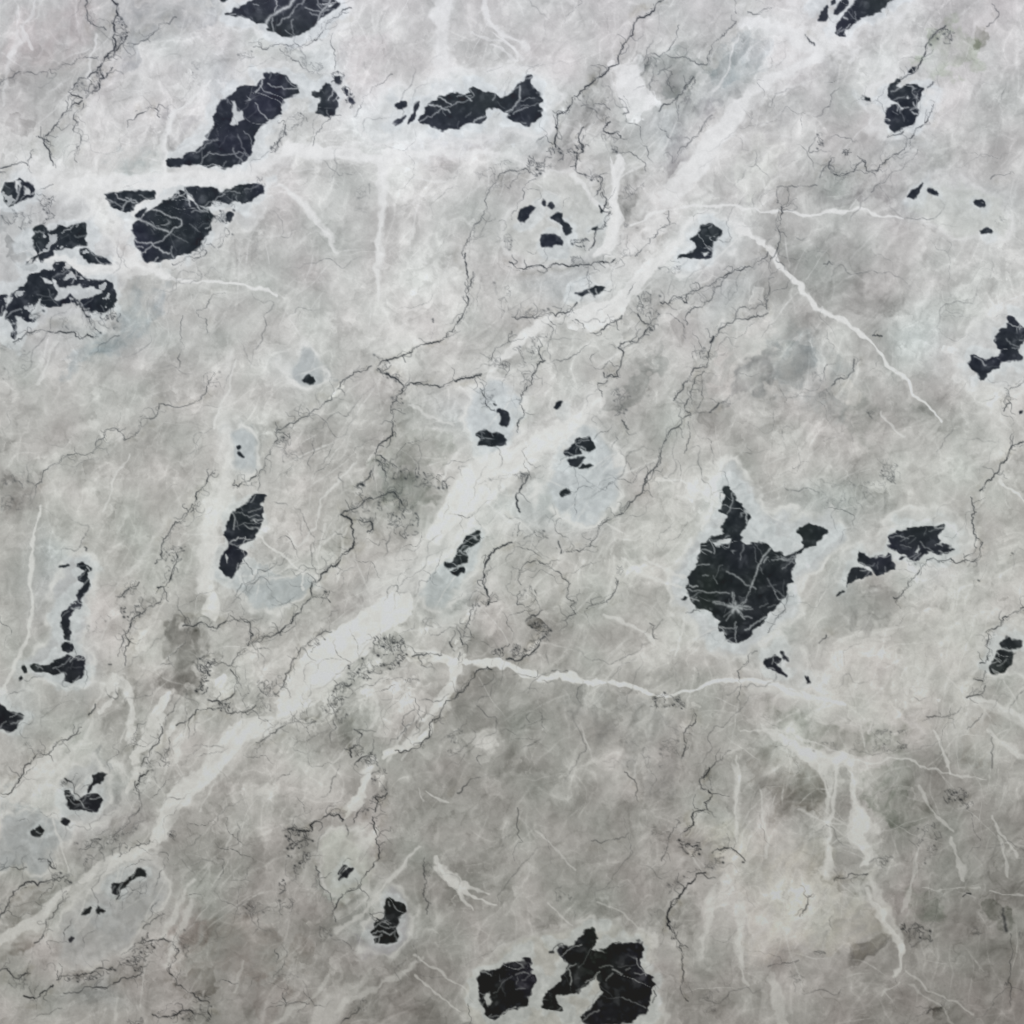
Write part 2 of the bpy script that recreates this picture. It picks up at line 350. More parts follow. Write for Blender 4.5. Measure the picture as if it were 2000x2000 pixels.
for c, r, s, d, soft, tint in [
    (0,0,"0,560 150,600 260,640 420,680 600,650 600,700 400,720 380,780 500,800 480,880 440,980 330,940 330,830 200,820 130,740 130,650 0,630",13,9,(0,0,1)),
    (0,0,"620,640 960,620 1060,560 1450,560 1600,520 1900,560 1900,600 1600,590 1420,620 1080,620 960,680 620,700",8,7,(0,0,1)),
    (0,0,"1540,470 1900,480 1932,560 1700,560 1560,620 1480,560",8,10,(-2,0,2)),
    (0,0,"420,0 830,0 840,60 620,110 560,180 500,280 440,300 470,150",-13,10,(-2,0,2)),
    (0,0,"640,420 760,430 790,480 720,560 620,600",-10,7,(0,0,1)),
    (0,0,"960,960 1300,960 1600,1000 1700,1150 1600,1300 1100,1300 900,1200",6,18,(0,0,0)),
    (0,0,"860,1620 960,1620 980,1740 880,1800 840,1720",-14,12,(-3,0,2)),
    (0,0,"1650,1480 1720,1400 1800,1460 1720,1560 1560,1560",8,8,(0,0,0)),
    (1,1,"860,890 960,870 1080,920 1160,1000 1190,1100 1170,1180 960,1130 860,1000",-13,3,(1,0,-1)),
    (1,1,"1200,990 1260,980 1260,1100 1250,1200 1330,1280 1290,1350 1210,1370 1190,1200",-9,3,(0,0,0)),
    (1,1,"1290,990 1340,960 1500,970 1600,1130 1500,1200 1400,1180 1350,1160 1310,1080",-12,5,(-1,1,-1)),
    (1,1,"1230,1370 1320,1370 1370,1410 1360,1440 1260,1420",-14,3,(0,0,0)),
    (1,1,"1390,1330 1530,1310 1480,1400 1420,1480 1380,1380",-8,4,(0,0,0)),
    (1,1,"690,1230 840,1130 900,1220 1180,1230 1300,1400 1440,1560 1450,1650 1300,1640 1100,1680 900,1700 900,1450 860,1400 700,1300",3,10,(1,0,-2)),
    (1,1,"400,100 640,90 680,200 620,320 400,240",9,12,(0,0,0)), (1,1,"350,420 600,380 820,560 700,620 500,640 360,560",9,12,(0,0,0)),
    (1,1,"200,640 500,690 640,860 600,1060 460,1040 420,900 200,760",-10,12,(-1,0,1)),
    (1,1,"1040,740 1300,850 1500,770 1480,860 1400,900 1240,890 1100,850",-10,8,(-1,0,-1)),
    (1,1,"1690,800 1810,800 1800,1010 1700,940",-8,4,(2,0,-1)),
    ]: patch(Z(c, r, s), d, soft, tint)
for c, r, s, d, soft, tint in [
    (0,1,"640,420 700,430 800,490 740,560 720,640 740,690 640,690 600,650 650,540",-10,5,(0,0,0)),
    (0,1,"900,880 1200,880 1290,940 1280,1080 1200,1150 1000,1140 930,1060",8,5,(0,0,0)), (0,1,"740,1010 900,1000 900,1150 780,1160 740,1090",-9,7,(0,0,0)),
    (0,1,"1390,640 1500,620 1620,650 1560,780 1450,880 1420,800 1380,790 1370,720",12,4,(0,0,0)), (0,1,"1730,850 1850,840 1890,890 1820,930 1740,910",9,4,(0,0,0)),
    (0,1,"1130,790 1360,780 1300,880 1200,880 1130,840",-10,6,(0,0,0)), (0,1,"880,590 960,500 1090,540 1080,640 960,680 900,640",8,4,(0,0,0)),
    (0,1,"800,600 880,610 890,680 840,740 790,700 780,640",11,3,(0,0,0)), (0,1,"700,1240 1000,1200 1060,1400 900,1500 700,1400",-6,14,(0,0,0)),
    (0,1,"840,230 960,150 1150,250 1200,270 1100,350 960,340 880,290",-10,6,(-5,0,5)), (0,1,"340,1420 560,1380 560,1500 480,1600 340,1560 300,1520",-9,10,(-3,0,5)),
    (0,1,"1180,920 1320,860 1380,960 1320,1100 1290,1010",-8,8,(0,0,0)), (0,1,"640,1540 1000,1520 1080,1700 900,1780 700,1700",-8,14,(3,0,-1)), (0,1,"1080,1720 1200,1680 1240,1780 1120,1860",9,4,(0,0,0)),
    (0,1,"1640,620 1932,620 1932,820 1720,840 1640,790",-8,8,(0,0,0)), (0,1,"1240,1200 1400,1180 1420,1260 1380,1400 1260,1460 1200,1360",8,5,(-1,1,0)), (0,1,"480,400 620,420 640,560 600,660 480,640",7,5,(0,0,-1)),
    (1,0,"960,1640 1100,1580 1260,1620 1340,1700 1290,1780 1150,1870 1000,1850 950,1760",10,5,(0,0,0)), (1,0,"1400,1640 1560,1620 1700,1650 1720,1780 1600,1820 1480,1780 1420,1720",8,6,(0,0,0)),
    (1,0,"780,1260 960,1200 1040,1280 960,1400 820,1540 760,1540 740,1400",5,4,(3,0,0)), (1,0,"900,480 1040,520 1000,700 860,720 840,600",6,6,(0,1,-1)),
    (1,0,"1200,740 1340,690 1480,620 1520,560 1560,600 1420,720 1220,790",-9,6,(1,0,1)), (1,0,"1090,960 1200,880 1400,900 1500,1000 1480,1150 1350,1180 1200,1120 1060,1040",-7,10,(0,0,0)),
    (1,0,"1600,1560 1480,1600 1300,1500 1250,1380 1400,1350",-8,10,(-1,0,0)), (1,0,"780,1490 900,1400 1000,1300 1100,1330 1050,1420 900,1470 800,1540",-13,7,(-2,0,2)),
    (1,0,"160,480 300,380 420,450 360,560 200,560",-8,4,(0,0,0)), (1,0,"480,200 700,230 640,360 520,340",-10,5,(0,0,0)), (1,0,"800,120 960,160 980,260 800,330 750,300",-9,5,(-3,1,3)), (1,0,"640,380 760,360 720,480 600,640 560,600",-10,4,(1,0,1)),
    (1,0,"920,1080 990,1000 980,1160 900,1190",-9,4,(0,0,0)),
    (1,0,"740,1560 780,1550 770,1640 725,1630",-14,2.5,(0,0,0)), (1,0,"820,1540 960,1540 1000,1620 940,1700 860,1660",-5,5,(0,0,0)),
    ]: patch(Z(c, r, s), d, soft, tint)
# pale clouds that have a bluish cast
for a in [(860,240,120,40,10,4),(700,220,60,40,0,4),(1000,230,50,60,0,2),(1370,560,80,40,40,1),(1090,860,80,100,0,-2),(1080,980,70,50,0,-4),
          (930,790,60,80,0,2),(800,1060,150,40,35,2),(860,1120,70,50,30,-8),(490,1100,60,60,0,-10),(455,850,40,50,0,-6),
          (70,1110,50,90,0,-6),(150,1230,30,90,0,0),(1350,960,40,60,60,2),(1560,960,100,50,0,-4),(1590,1090,40,70,0,2),(1440,1200,60,90,40,2),
          (1380,140,90,40,40,-6),(1700,250,40,60,0,0),(1740,640,60,60,0,4),(100,1060,30,50,0,-6),(230,1700,90,60,40,0),
          (560,700,40,40,0,-8),(1250,250,40,70,40,-4),(1090,460,60,70,0,-3),(1060,540,80,30,0,-6),(1800,380,120,40,0,2),(190,1520,90,70,30,-4),
          (720,1760,60,40,0,-6),(30,1340,50,60,0,-4),(150,640,160,50,0,-6),(1330,470,80,50,40,-2),(1000,960,70,50,0,4),(420,170,40,60,0,0),(610,110,40,50,0,-2),
          (1410,1000,40,50,0,2),(180,1880,70,30,0,-6),(1760,1050,60,60,0,0),(850,780,60,40,0,2)]:
    glow(*a[:5], a[5], BLUE * 1.0)

# ---- the dark mineral pockets: (label words or None, [rings])
DARKS = [
 [T(0,0,"1258,1250 1265,1205 1350,1195 1400,1160 1490,1145 1540,1070 1590,1000 1625,940 1620,880 1625,830 1660,770 1720,735 1770,715 1795,650 1870,650 1940,655 1985,600 1990,545 2100,548 2170,590 2232,630 2257,690 2232,715 2165,725 2127,760 2137,800 2112,860 2032,900 1972,950 1932,1000 1912,1030 1905,1140 1870,1200 1830,1225 1760,1230 1720,1265 1640,1250 1500,1255 1400,1240 1340,1240")],
 [T(0,0,"790,1460 870,1460 950,1450 1050,1445 1170,1440 1160,1480 1100,1520 1030,1540 1000,1580 960,1595 900,1575 830,1530 795,1490")],
 [T(0,0,"1170,1565 1240,1510 1360,1455 1400,1455 1490,1540 1575,1565 1600,1640 1590,1740 1510,1850 1440,1895 1330,1932 1300,1955 1230,1968 1110,1965 1070,1900 1010,1830 1020,1820 1100,1790 1040,1790 1005,1740 1010,1690 1060,1650 1090,1620 1130,1590"),
  T(0,0,"1010,1630 1060,1590 1115,1575 1070,1640 1030,1650"),
  T(0,0,"1395,1420 1450,1410 1580,1420 1690,1460 1730,1430 1850,1395 1930,1400 1990,1390 1992,1460 1932,1500 1830,1540 1780,1510 1700,1530 1600,1510 1590,1560 1540,1560 1470,1510"),
  T(0,0,"1710,1600 1755,1600 1740,1680 1700,1670")],
 [T(0,0,"20,1440 50,1380 110,1370 150,1345 190,1370 240,1400 260,1440 240,1490 160,1520 80,1560 40,1510")],
 [T(0,0,"255,1780 270,1720 320,1690 370,1750 420,1740 440,1690 500,1730 560,1690 620,1680 655,1700 650,1850 600,1840 540,1880 450,1890 410,1880 380,1940 320,1970 290,1950 240,1992 190,2000 270,1932 285,1860"),
  T(0,0,"610,1890 650,1880 720,1925 790,1950 840,1997 740,1982 640,1962 600,1930")],
 [T(0,1,"410,35 470,35 560,100 600,150 700,180 790,180 850,210 860,260 880,330 850,390 760,425 680,420 620,370 520,300 500,360 430,370 380,380 290,350 230,400 220,470 250,500 200,490 170,440 120,450 110,490 130,560 115,640 90,600 110,560 100,520 40,470 50,430 80,340 80,290 120,270 190,200 220,160 330,100 400,90"),
  T(0,1,"-80,280 0,300 55,295 45,350 20,450 0,440 -80,460")],
 [T(1,0,"-242,105 -162,75 -82,35 0,-20 560,-40 600,10 560,40 520,90 480,120 430,190 370,245 300,265 180,265 90,215 60,178 0,170 -62,130 -152,125"),
  T(1,0,"475,150 500,100 600,10 622,20 590,60 500,130"), T(1,0,"-292,-10 -232,20 -210,0 -212,-30 -292,-30")],
 [T(1,0,"430,700 480,690 520,640 560,640 590,690 625,730 620,800 600,850 540,880 450,855 470,790 490,750 430,720"),
  T(1,0,"600,580 640,570 630,640 610,620"), T(1,0,"665,665 690,680 690,720 670,700"), T(1,0,"710,740 750,770 740,790 705,760")],
 [T(1,0,"1040,800 1070,770 1140,770 1120,810 1070,830"), T(1,0,"1035,930 1060,905 1120,870 1090,920 1060,945"),
  T(1,0,"1190,830 1200,780 1245,765 1220,830 1180,900 1150,935 1145,900"),
  T(1,0,"1235,940 1260,870 1290,810 1370,740 1470,705 1550,730 1590,745 1620,700 1620,680 1650,665 1760,700 1850,750 1932,700 1992,640 2042,590 2082,580 2072,640 2102,680 2152,750 2132,790 2172,825 2132,890 2062,940 1982,925 1932,920 1890,880 1920,850 1880,840 1810,810 1720,830 1740,900 1700,935 1600,930 1540,960 1460,975 1420,1000 1380,980 1340,945 1280,940")],
 [T(2,0,"50,1650 60,1600 100,1560 140,1545 170,1570 140,1610 100,1670 60,1675")],
 [T(2,0,"230,1520 245,1510 255,1550 240,1545"), T(2,0,"265,1555 290,1530 325,1560 300,1575")],
 [T(2,0,"300,1640 340,1610 380,1625 385,1670 430,1700 460,1750 420,1775 385,1750 390,1700 360,1680"),
  T(2,0,"210,1800 230,1770 300,1770 370,1800 380,1840 330,1830 290,1860 230,1850")],
 [T(2,0,"600,1740 655,1690 640,1730")], [T(2,0,"660,1545 682,1590 670,1602")],
 [T(2,0,"1430,1700 1500,1690 1550,1715 1590,1755 1560,1800 1515,1830 1500,1900 1490,1945 1410,1955 1330,1940 1250,1955 1260,1935 1330,1910 1375,1890 1385,1840 1350,1805 1395,1780 1410,1740")],
 [T(3,0,"370,165 390,120 430,60 448,45 440,130 400,160"), T(3,0,"475,10 500,-10 515,10 480,40"), T(3,0,"495,90 530,40 580,-10 625,10 580,60 520,105"),
  T(3,0,"505,265 515,190 550,155 590,100 620,60 690,-20 1000,-40 880,40 800,110 740,130 650,160 590,210 575,265 540,280")],
 [T(3,0,"900,730 920,660 970,600 990,610 960,660 1010,670 1060,640 1120,640 1180,665 1150,700 1150,750 1120,800 1080,810 1010,800 960,770"),
  T(3,0,"870,890 890,830 950,790 980,790 1010,830 1060,820 1110,830 1135,840 1120,890 1060,950 970,990 920,970 930,940 880,930"),
  T(3,0,"1065,545 1090,500 1112,510 1090,550")],
 [T(3,0,"730,735 760,735 765,755 735,755")],
 [T(3,0,"1050,1480 1080,1440 1130,1420 1175,1378 1150,1440 1110,1500 1090,1490")], [T(3,0,"1205,1435 1240,1430 1285,1472 1220,1460")],
 [T(3,0,"1555,1525 1600,1500 1640,1520 1640,1550 1600,1560 1570,1545")], [T(3,0,"1600,1740 1650,1715 1700,1740 1690,1757 1610,1757")],
 [T(3,1,"1810,455 1840,460 1932,540 1990,590 1932,640 1910,660 1885,710 1932,770 1900,790 1830,785 1760,810 1720,860 1650,890 1630,935 1605,940 1580,890 1535,840 1520,790 1550,750 1590,780 1660,785 1730,750 1810,700 1750,700 1740,670 1705,640 1715,600 1760,560 1800,540")],
 [T(3,1,"1897,1168 1912,1165 1916,1182 1900,1188")],
 [T(0,1,"1785,1435 1805,1428 1815,1445 1800,1455"), T(0,1,"1800,1480 1820,1490 1845,1522 1815,1510")],
 [T(1,1,"345,940 370,905 400,895 440,935 410,968 360,955")],
 [T(1,1,"1820,1160 1870,1155 1910,1190 1910,1230 1890,1280 1840,1280 1850,1220 1840,1180"),
  T(1,1,"1670,1330 1700,1320 1780,1335 1840,1340 1880,1390 1875,1430 1780,1435 1700,1425 1665,1435 1690,1400 1700,1370 1670,1350")],
 [T(0,2,"1750,20 1800,-30 1870,-70 1900,-110 1960,-130 2005,-120 1990,-85 1960,-70 1980,-40 1965,0 1975,60 1960,130 1920,200 1870,230 1800,250 1850,300 1840,350 1800,430 1750,490 1700,480 1660,410 1670,340 1700,280 1730,235 1700,180 1705,110")],
 [T(2,1,"315,1150 330,1120 360,1090 385,1100 375,1130 340,1160")],
 [T(2,1,"470,285 530,270 570,255 620,225 690,240 680,260 620,300 590,280 510,300")],
 [T(2,1,"395,1480 440,1450 480,1420 500,1380 590,1355 600,1390 620,1440 590,1480 560,1480 520,1440 490,1435 530,1480 480,1500 420,1500"),
  T(2,1,"420,1530 480,1515 550,1520 530,1560 490,1590 440,1575"), T(2,1,"500,1600 540,1575 560,1590 600,1570 612,1582 580,1612 560,1605")],
 [T(2,1,"370,1790 400,1760 440,1780 430,1800 400,1815 375,1805")],
 [T(2,2,"1600,-190 1630,-195 1655,-150 1690,-90 1740,-40 1760,0 1800,30 1770,100 1740,160 1740,220 1780,250 1850,240 1932,245 1972,300 2040,300 2070,330 2120,320 2170,290 2200,260 2180,190 2145,150 2180,130 2230,95 2300,105 2390,145 2340,190 2270,240 2180,300 2140,330 2130,400 2110,440 2090,530 2060,620 2010,700 1960,760 1932,765 1880,830 1820,880 1810,910 1760,970 1680,990 1620,950 1600,900 1560,910 1560,870 1590,820 1540,790 1490,740 1400,730 1340,660 1330,600 1320,560 1345,470 1420,380 1430,250 1500,240 1560,270 1640,230 1660,190 1560,200 1480,215 1490,200 1600,160 1580,110 1620,80 1630,30 1590,0 1570,-10 1600,-100 1590,-150"),
  T(2,2,"1280,660 1322,645 1300,672")],
 [T(3,2,"600,480 630,415 700,420 770,460 780,480 700,500 640,530 605,540 590,570 600,530"),
  T(3,2,"680,380 680,290 720,310 760,340 830,345 900,350 910,320 950,390 945,430 890,460 850,475 820,480 770,420 720,395"), T(3,2,"515,640 530,605 570,605 545,620")],
 [T(3,2,"905,210 950,150 1060,140 1170,110 1270,115 1330,90 1300,150 1270,170 1285,230 1250,250 1330,255 1400,280 1390,305 1300,310 1230,295 1170,320 1130,370 1070,360 1040,320 960,290 905,270 930,240"), T(3,2,"990,360 1010,340 1040,340 1005,365")],
 [T(3,2,"1750,980 1780,955 1840,965 1910,975 1910,1020 1850,1030 1780,1030 1755,1010"), T(3,2,"1730,1045 1780,1042 1870,1062 1850,1110 1800,1180 1760,1220 1690,1220 1668,1180 1700,1140 1720,1080")],
 [T(3,2,"-40,1135 0,1100 60,1085 100,1110 90,1130 40,1120 90,1180 110,1210 150,1240 100,1230 40,1200 0,1180 -20,1170"), T(3,2,"95,1050 120,1060 160,1125 120,1110")],
 [T(3,2,"275,1245 300,1245 320,1285 295,1290")],
 [T(0,2,"440,420 450,405 520,395 480,415"),
  T(0,2,"580,395 625,380 650,410 690,455 650,460 665,500 665,570 620,620 612,680 615,715 570,740 530,790 520,850 525,960 485,960 470,900 460,820 480,750 520,700 560,680 585,600 640,560 630,530 580,510 620,470 640,450 610,410"),
  T(0,2,"470,1010 500,980 555,1010 550,1050 515,1065 480,1045")],
 [T(0,2,"230,1170 260,1150 300,1170 400,1140 500,1080 530,1090 560,1110 600,1090 625,1100 635,1160 620,1240 550,1290 510,1260 480,1210 400,1220 320,1210 250,1210"),
  T(0,2,"165,1170 190,1160 200,1210 175,1225"), T(0,2,"147,1250 160,1240 170,1255 155,1268")],
 [T(0,2,"-80,1440 0,1450 60,1500 180,1530 150,1570 130,1620 90,1650 20,1640 -80,1620")],
 [T(1,2,"1565,225 1600,180 1680,145 1700,150 1690,210 1640,240 1590,255 1560,300 1605,340 1590,380 1500,410 1460,430 1430,420 1430,390 1480,385 1510,330 1530,270 1590,230"),
  T(1,2,"1465,450 1500,430 1570,410 1580,460 1550,455 1520,480 1480,465")],
 [T(0,3,"705,50 780,25 805,50 790,90 740,120 700,140 690,170 665,180 670,140 700,110 710,80"),
  T(0,3,"595,240 680,200 730,195 765,230 755,300 720,330 680,330 610,310 570,300 530,300 515,260 490,210 480,170 520,160 530,200 570,220")],
 [T(0,3,"465,400 490,370 525,400 510,430 480,425")], [T(0,3,"275,465 310,435 340,465 320,490 300,515 250,510 240,480 270,490")],
 [T(0,3,"1020,770 1060,760 1110,790 1100,815 1060,810 1020,820 980,860 930,910 890,950 860,955 840,920 850,885 900,870 930,860 980,820 1010,800")],
 [T(0,3,"610,1110 640,1070 680,1050 670,1095 640,1105")], [T(0,3,"735,1050 750,1070 790,1080 760,1090 735,1105 725,1080")], [T(0,3,"520,1290 535,1275 552,1290 540,1312 522,1305")],
 [T(1,3,"645,750 670,725 690,740 640,790 620,800"), T(1,3,"615,850 640,800 700,750 735,750 735,775 690,810 640,830")],
 [T(1,3,"985,1000 1000,985 1060,1005 1120,1040 1130,1080 1100,1100 1080,1140 1060,1200 1060,1240 1075,1270 1050,1300 990,1330 910,1320 900,1290 960,1270 890,1260 870,1240 900,1220 880,1190 930,1150 960,1140 980,1060")],
 [T(1,3,"1660,1610 1700,1535 1800,1540 1870,1490 1932,1465 2070,1430 2075,1480 2060,1540 2100,1570 2105,1620 2050,1720 2060,1790 1990,1800 1932,1830 1870,1850 1800,1900 1760,1890 1720,1840 1700,1760 1680,1680")],
 [T(2,3,"330,1380 350,1350 450,1350 500,1290 570,1220 610,1210 640,1270 620,1350 600,1370 700,1380 740,1330 850,1320 975,1315 1000,1400 975,1470 990,1550 1050,1570 1055,1640 1045,1750 1015,1850 960,1880 880,1932 560,1940 530,1890 560,1850 620,1790 680,1700 670,1650 650,1540 600,1570 570,1640 480,1680 400,1700 340,1710 335,1740 380,1820 300,1830 220,1830 240,1750 260,1690 340,1650 400,1550 420,1490 390,1440")],
]
# ---- the wide milky haloes: outline, colour of the inside at the height where it lies
HALOES = [
 ("960,380 1000,340 1060,320 1110,340 1135,390 1130,440 1100,480 1040,490 980,480 945,440",(197,201,202),.6), ("885,740 920,712 955,722 974,770 972,830 950,862 900,852 882,800",(190,198,204),.85),
 ("1060,820 1090,790 1130,800 1160,850 1175,910 1150,960 1090,995 1040,975 1030,930 1050,880",(184,192,197),.85), ("530,700 555,670 578,640 610,680 618,720 590,742 550,732",(168,175,180),.85),
 ("425,830 455,808 487,835 492,880 460,897 428,880",(174,182,187),.85), ("500,1085 570,1065 602,1100 560,1140 520,1152 460,1135 436,1100 430,1060 450,1090",(170,178,181),.8),
 ("690,1740 710,1700 740,1668 790,1700 782,1750 765,1790 730,1815 690,1790",(152,154,160),.8), ("100,1780 130,1710 200,1640 280,1610 322,1650 300,1720 240,1790 160,1830 100,1820",(156,158,161),.75),
 ("100,1480 130,1430 190,1425 222,1470 212,1530 160,1562 120,1545",(165,169,173),.8), ("-20,1560 60,1520 120,1540 142,1580 80,1622 -20,1645",(152,157,162),.75),
 ("110,1060 160,1048 184,1090 172,1160 158,1210 165,1285 50,1292 40,1240 100,1195 95,1130",(170,175,179),.75), ("795,1105 840,1040 900,985 922,1015 892,1090 850,1145 805,1145",(166,175,178),.75),
 ("600,1590 640,1570 690,1590 712,1622 692,1662 640,1692 610,1652",(170,173,171),.7), ("870,1840 960,1788 1050,1755 1120,1728 1180,1752 1236,1768 1246,1850 1240,1960 880,1960",(172,174,172),.7),
 ("690,235 730,180 800,158 900,142 990,125 1042,150 1056,210 1022,252 900,262 800,268 720,262",(206,211,216),.8), ("1265,485 1290,440 1330,408 1372,418 1384,460 1352,502 1290,512",(197,202,207),.8),
 ("1638,190 1680,128 1742,138 1755,190 1724,252 1680,272 1640,242",(206,209,213),.75), ("1700,385 1740,338 1900,358 1905,440 1800,442 1720,412",(190,195,195),.6), ("1795,645 1850,588 1960,555 1960,740 1850,745 1798,712",(196,200,203),.75),
 ("1262,1120 1296,1020 1336,955 1356,885 1400,885 1428,970 1500,975 1566,955 1596,1010 1546,1056 1510,1105 1500,1175 1446,1228 1372,1248 1316,1190 1274,1155",(182,188,192),.8),
 ("1575,1115 1585,1035 1640,1005 1690,965 1792,955 1836,1030 1806,1064 1700,1075 1640,1118",(186,190,190),.7), ("390,320 440,180 470,110 560,120 600,150 560,230 500,310 440,335 320,335",(200,204,208),.5),
 ("180,350 330,340 500,340 505,390 440,440 400,480 330,505 240,500 220,420",(198,202,207),.5), ("400,-20 430,30 520,78 600,75 650,20 665,-20",(204,207,212),.7), ("1530,-20 1540,50 1580,90 1640,60 1700,20 1730,-20",(204,207,212),.6),
 ("-20,380 60,330 180,400 230,480 240,560 180,610 60,630 -20,640",(186,190,196),.6), ("1860,1210 1890,1190 1950,1195 1950,1290 1880,1290 1850,1250",(172,174,174),.6), ("1425,1240 1470,1215 1510,1240 1545,1280 1530,1300 1460,1290",(178,181,181),.6),
]
for s, col, k in HALOES:
    P = round_ring(round_ring(V(s))); w = bbox(P, 60)
    d = poly_sdf(P, BX[w], BY[w]) + 3.5 * patch_n[w] + 1.5 * band_edge[w]
    core = sstep(-5, 15, d); m = core * k
    shade_ = np.clip(sstep(30, 6, d), 0, 1) * 9                       # paler towards its rim
    C[w] = C[w] * (1 - m[..., None]) + (np.array(col, float) + np.array([1.5, -.5, -4.0 - (3 if P[0][1] > 1400 else 0)]) + (shade_ + 4.5 * cloud2[w] + 3 * patch_f[w] + 2 * dom2[w])[..., None]) * m[..., None]
    rim_ = np.exp(-((d + 1) / 6.5) ** 2) * np.clip(.8 + .4 * patch_n[w], .15, 1.1) * min(1, k * 1.15)
    C[w] = C[w] * (1 - .75 * rim_[..., None]) + WHITE[w] * .75 * rim_[..., None]

reach_n = sample(noise_tile(25, 18, 90, 1.5), GX, GY); reach_f = sample(noise_tile(26, 6, 40, 1.3), GX, GY)
HAL = np.zeros((NV, NV)); RIMB = np.zeros((NV, NV))
for rings in DARKS:
    for P in rings:
        size = max(max(p[0] for p in P) - min(p[0] for p in P), max(p[1] for p in P) - min(p[1] for p in P))
        if size < 6: continue
        w = bbox(P, 90)
        d = -poly_sdf(P, BX[w], BY[w])
        R = min(15, 6 + size * .07) * np.clip(1 + .42 * reach_n[w], .3, 2.0) + 1.4 * reach_f[w]
        k = min(1, .45 + size / 80) * .75
        body = 1 - sstep(R - 4, R + 6, d)
        HAL[w] = np.maximum(HAL[w], k * (body * .8 + .2 * np.exp(-np.clip(d, 0, None) / (R * 1.6 + 8))))
        RIMB[w] = np.maximum(RIMB[w], k * np.exp(-((d - R * .86) / 5.0) ** 2))
h = (HAL * .72)[..., None]
C = C * (1 - h) + (WHITE + np.array([-18, -12, -8.0]) + (5 * cloud2 + 2 * dom2 + 3 * streak)[..., None]) * h
C += (RIMB * 6 * np.clip(.7 + .5 * reach_f, 0, 1.6))[..., None]

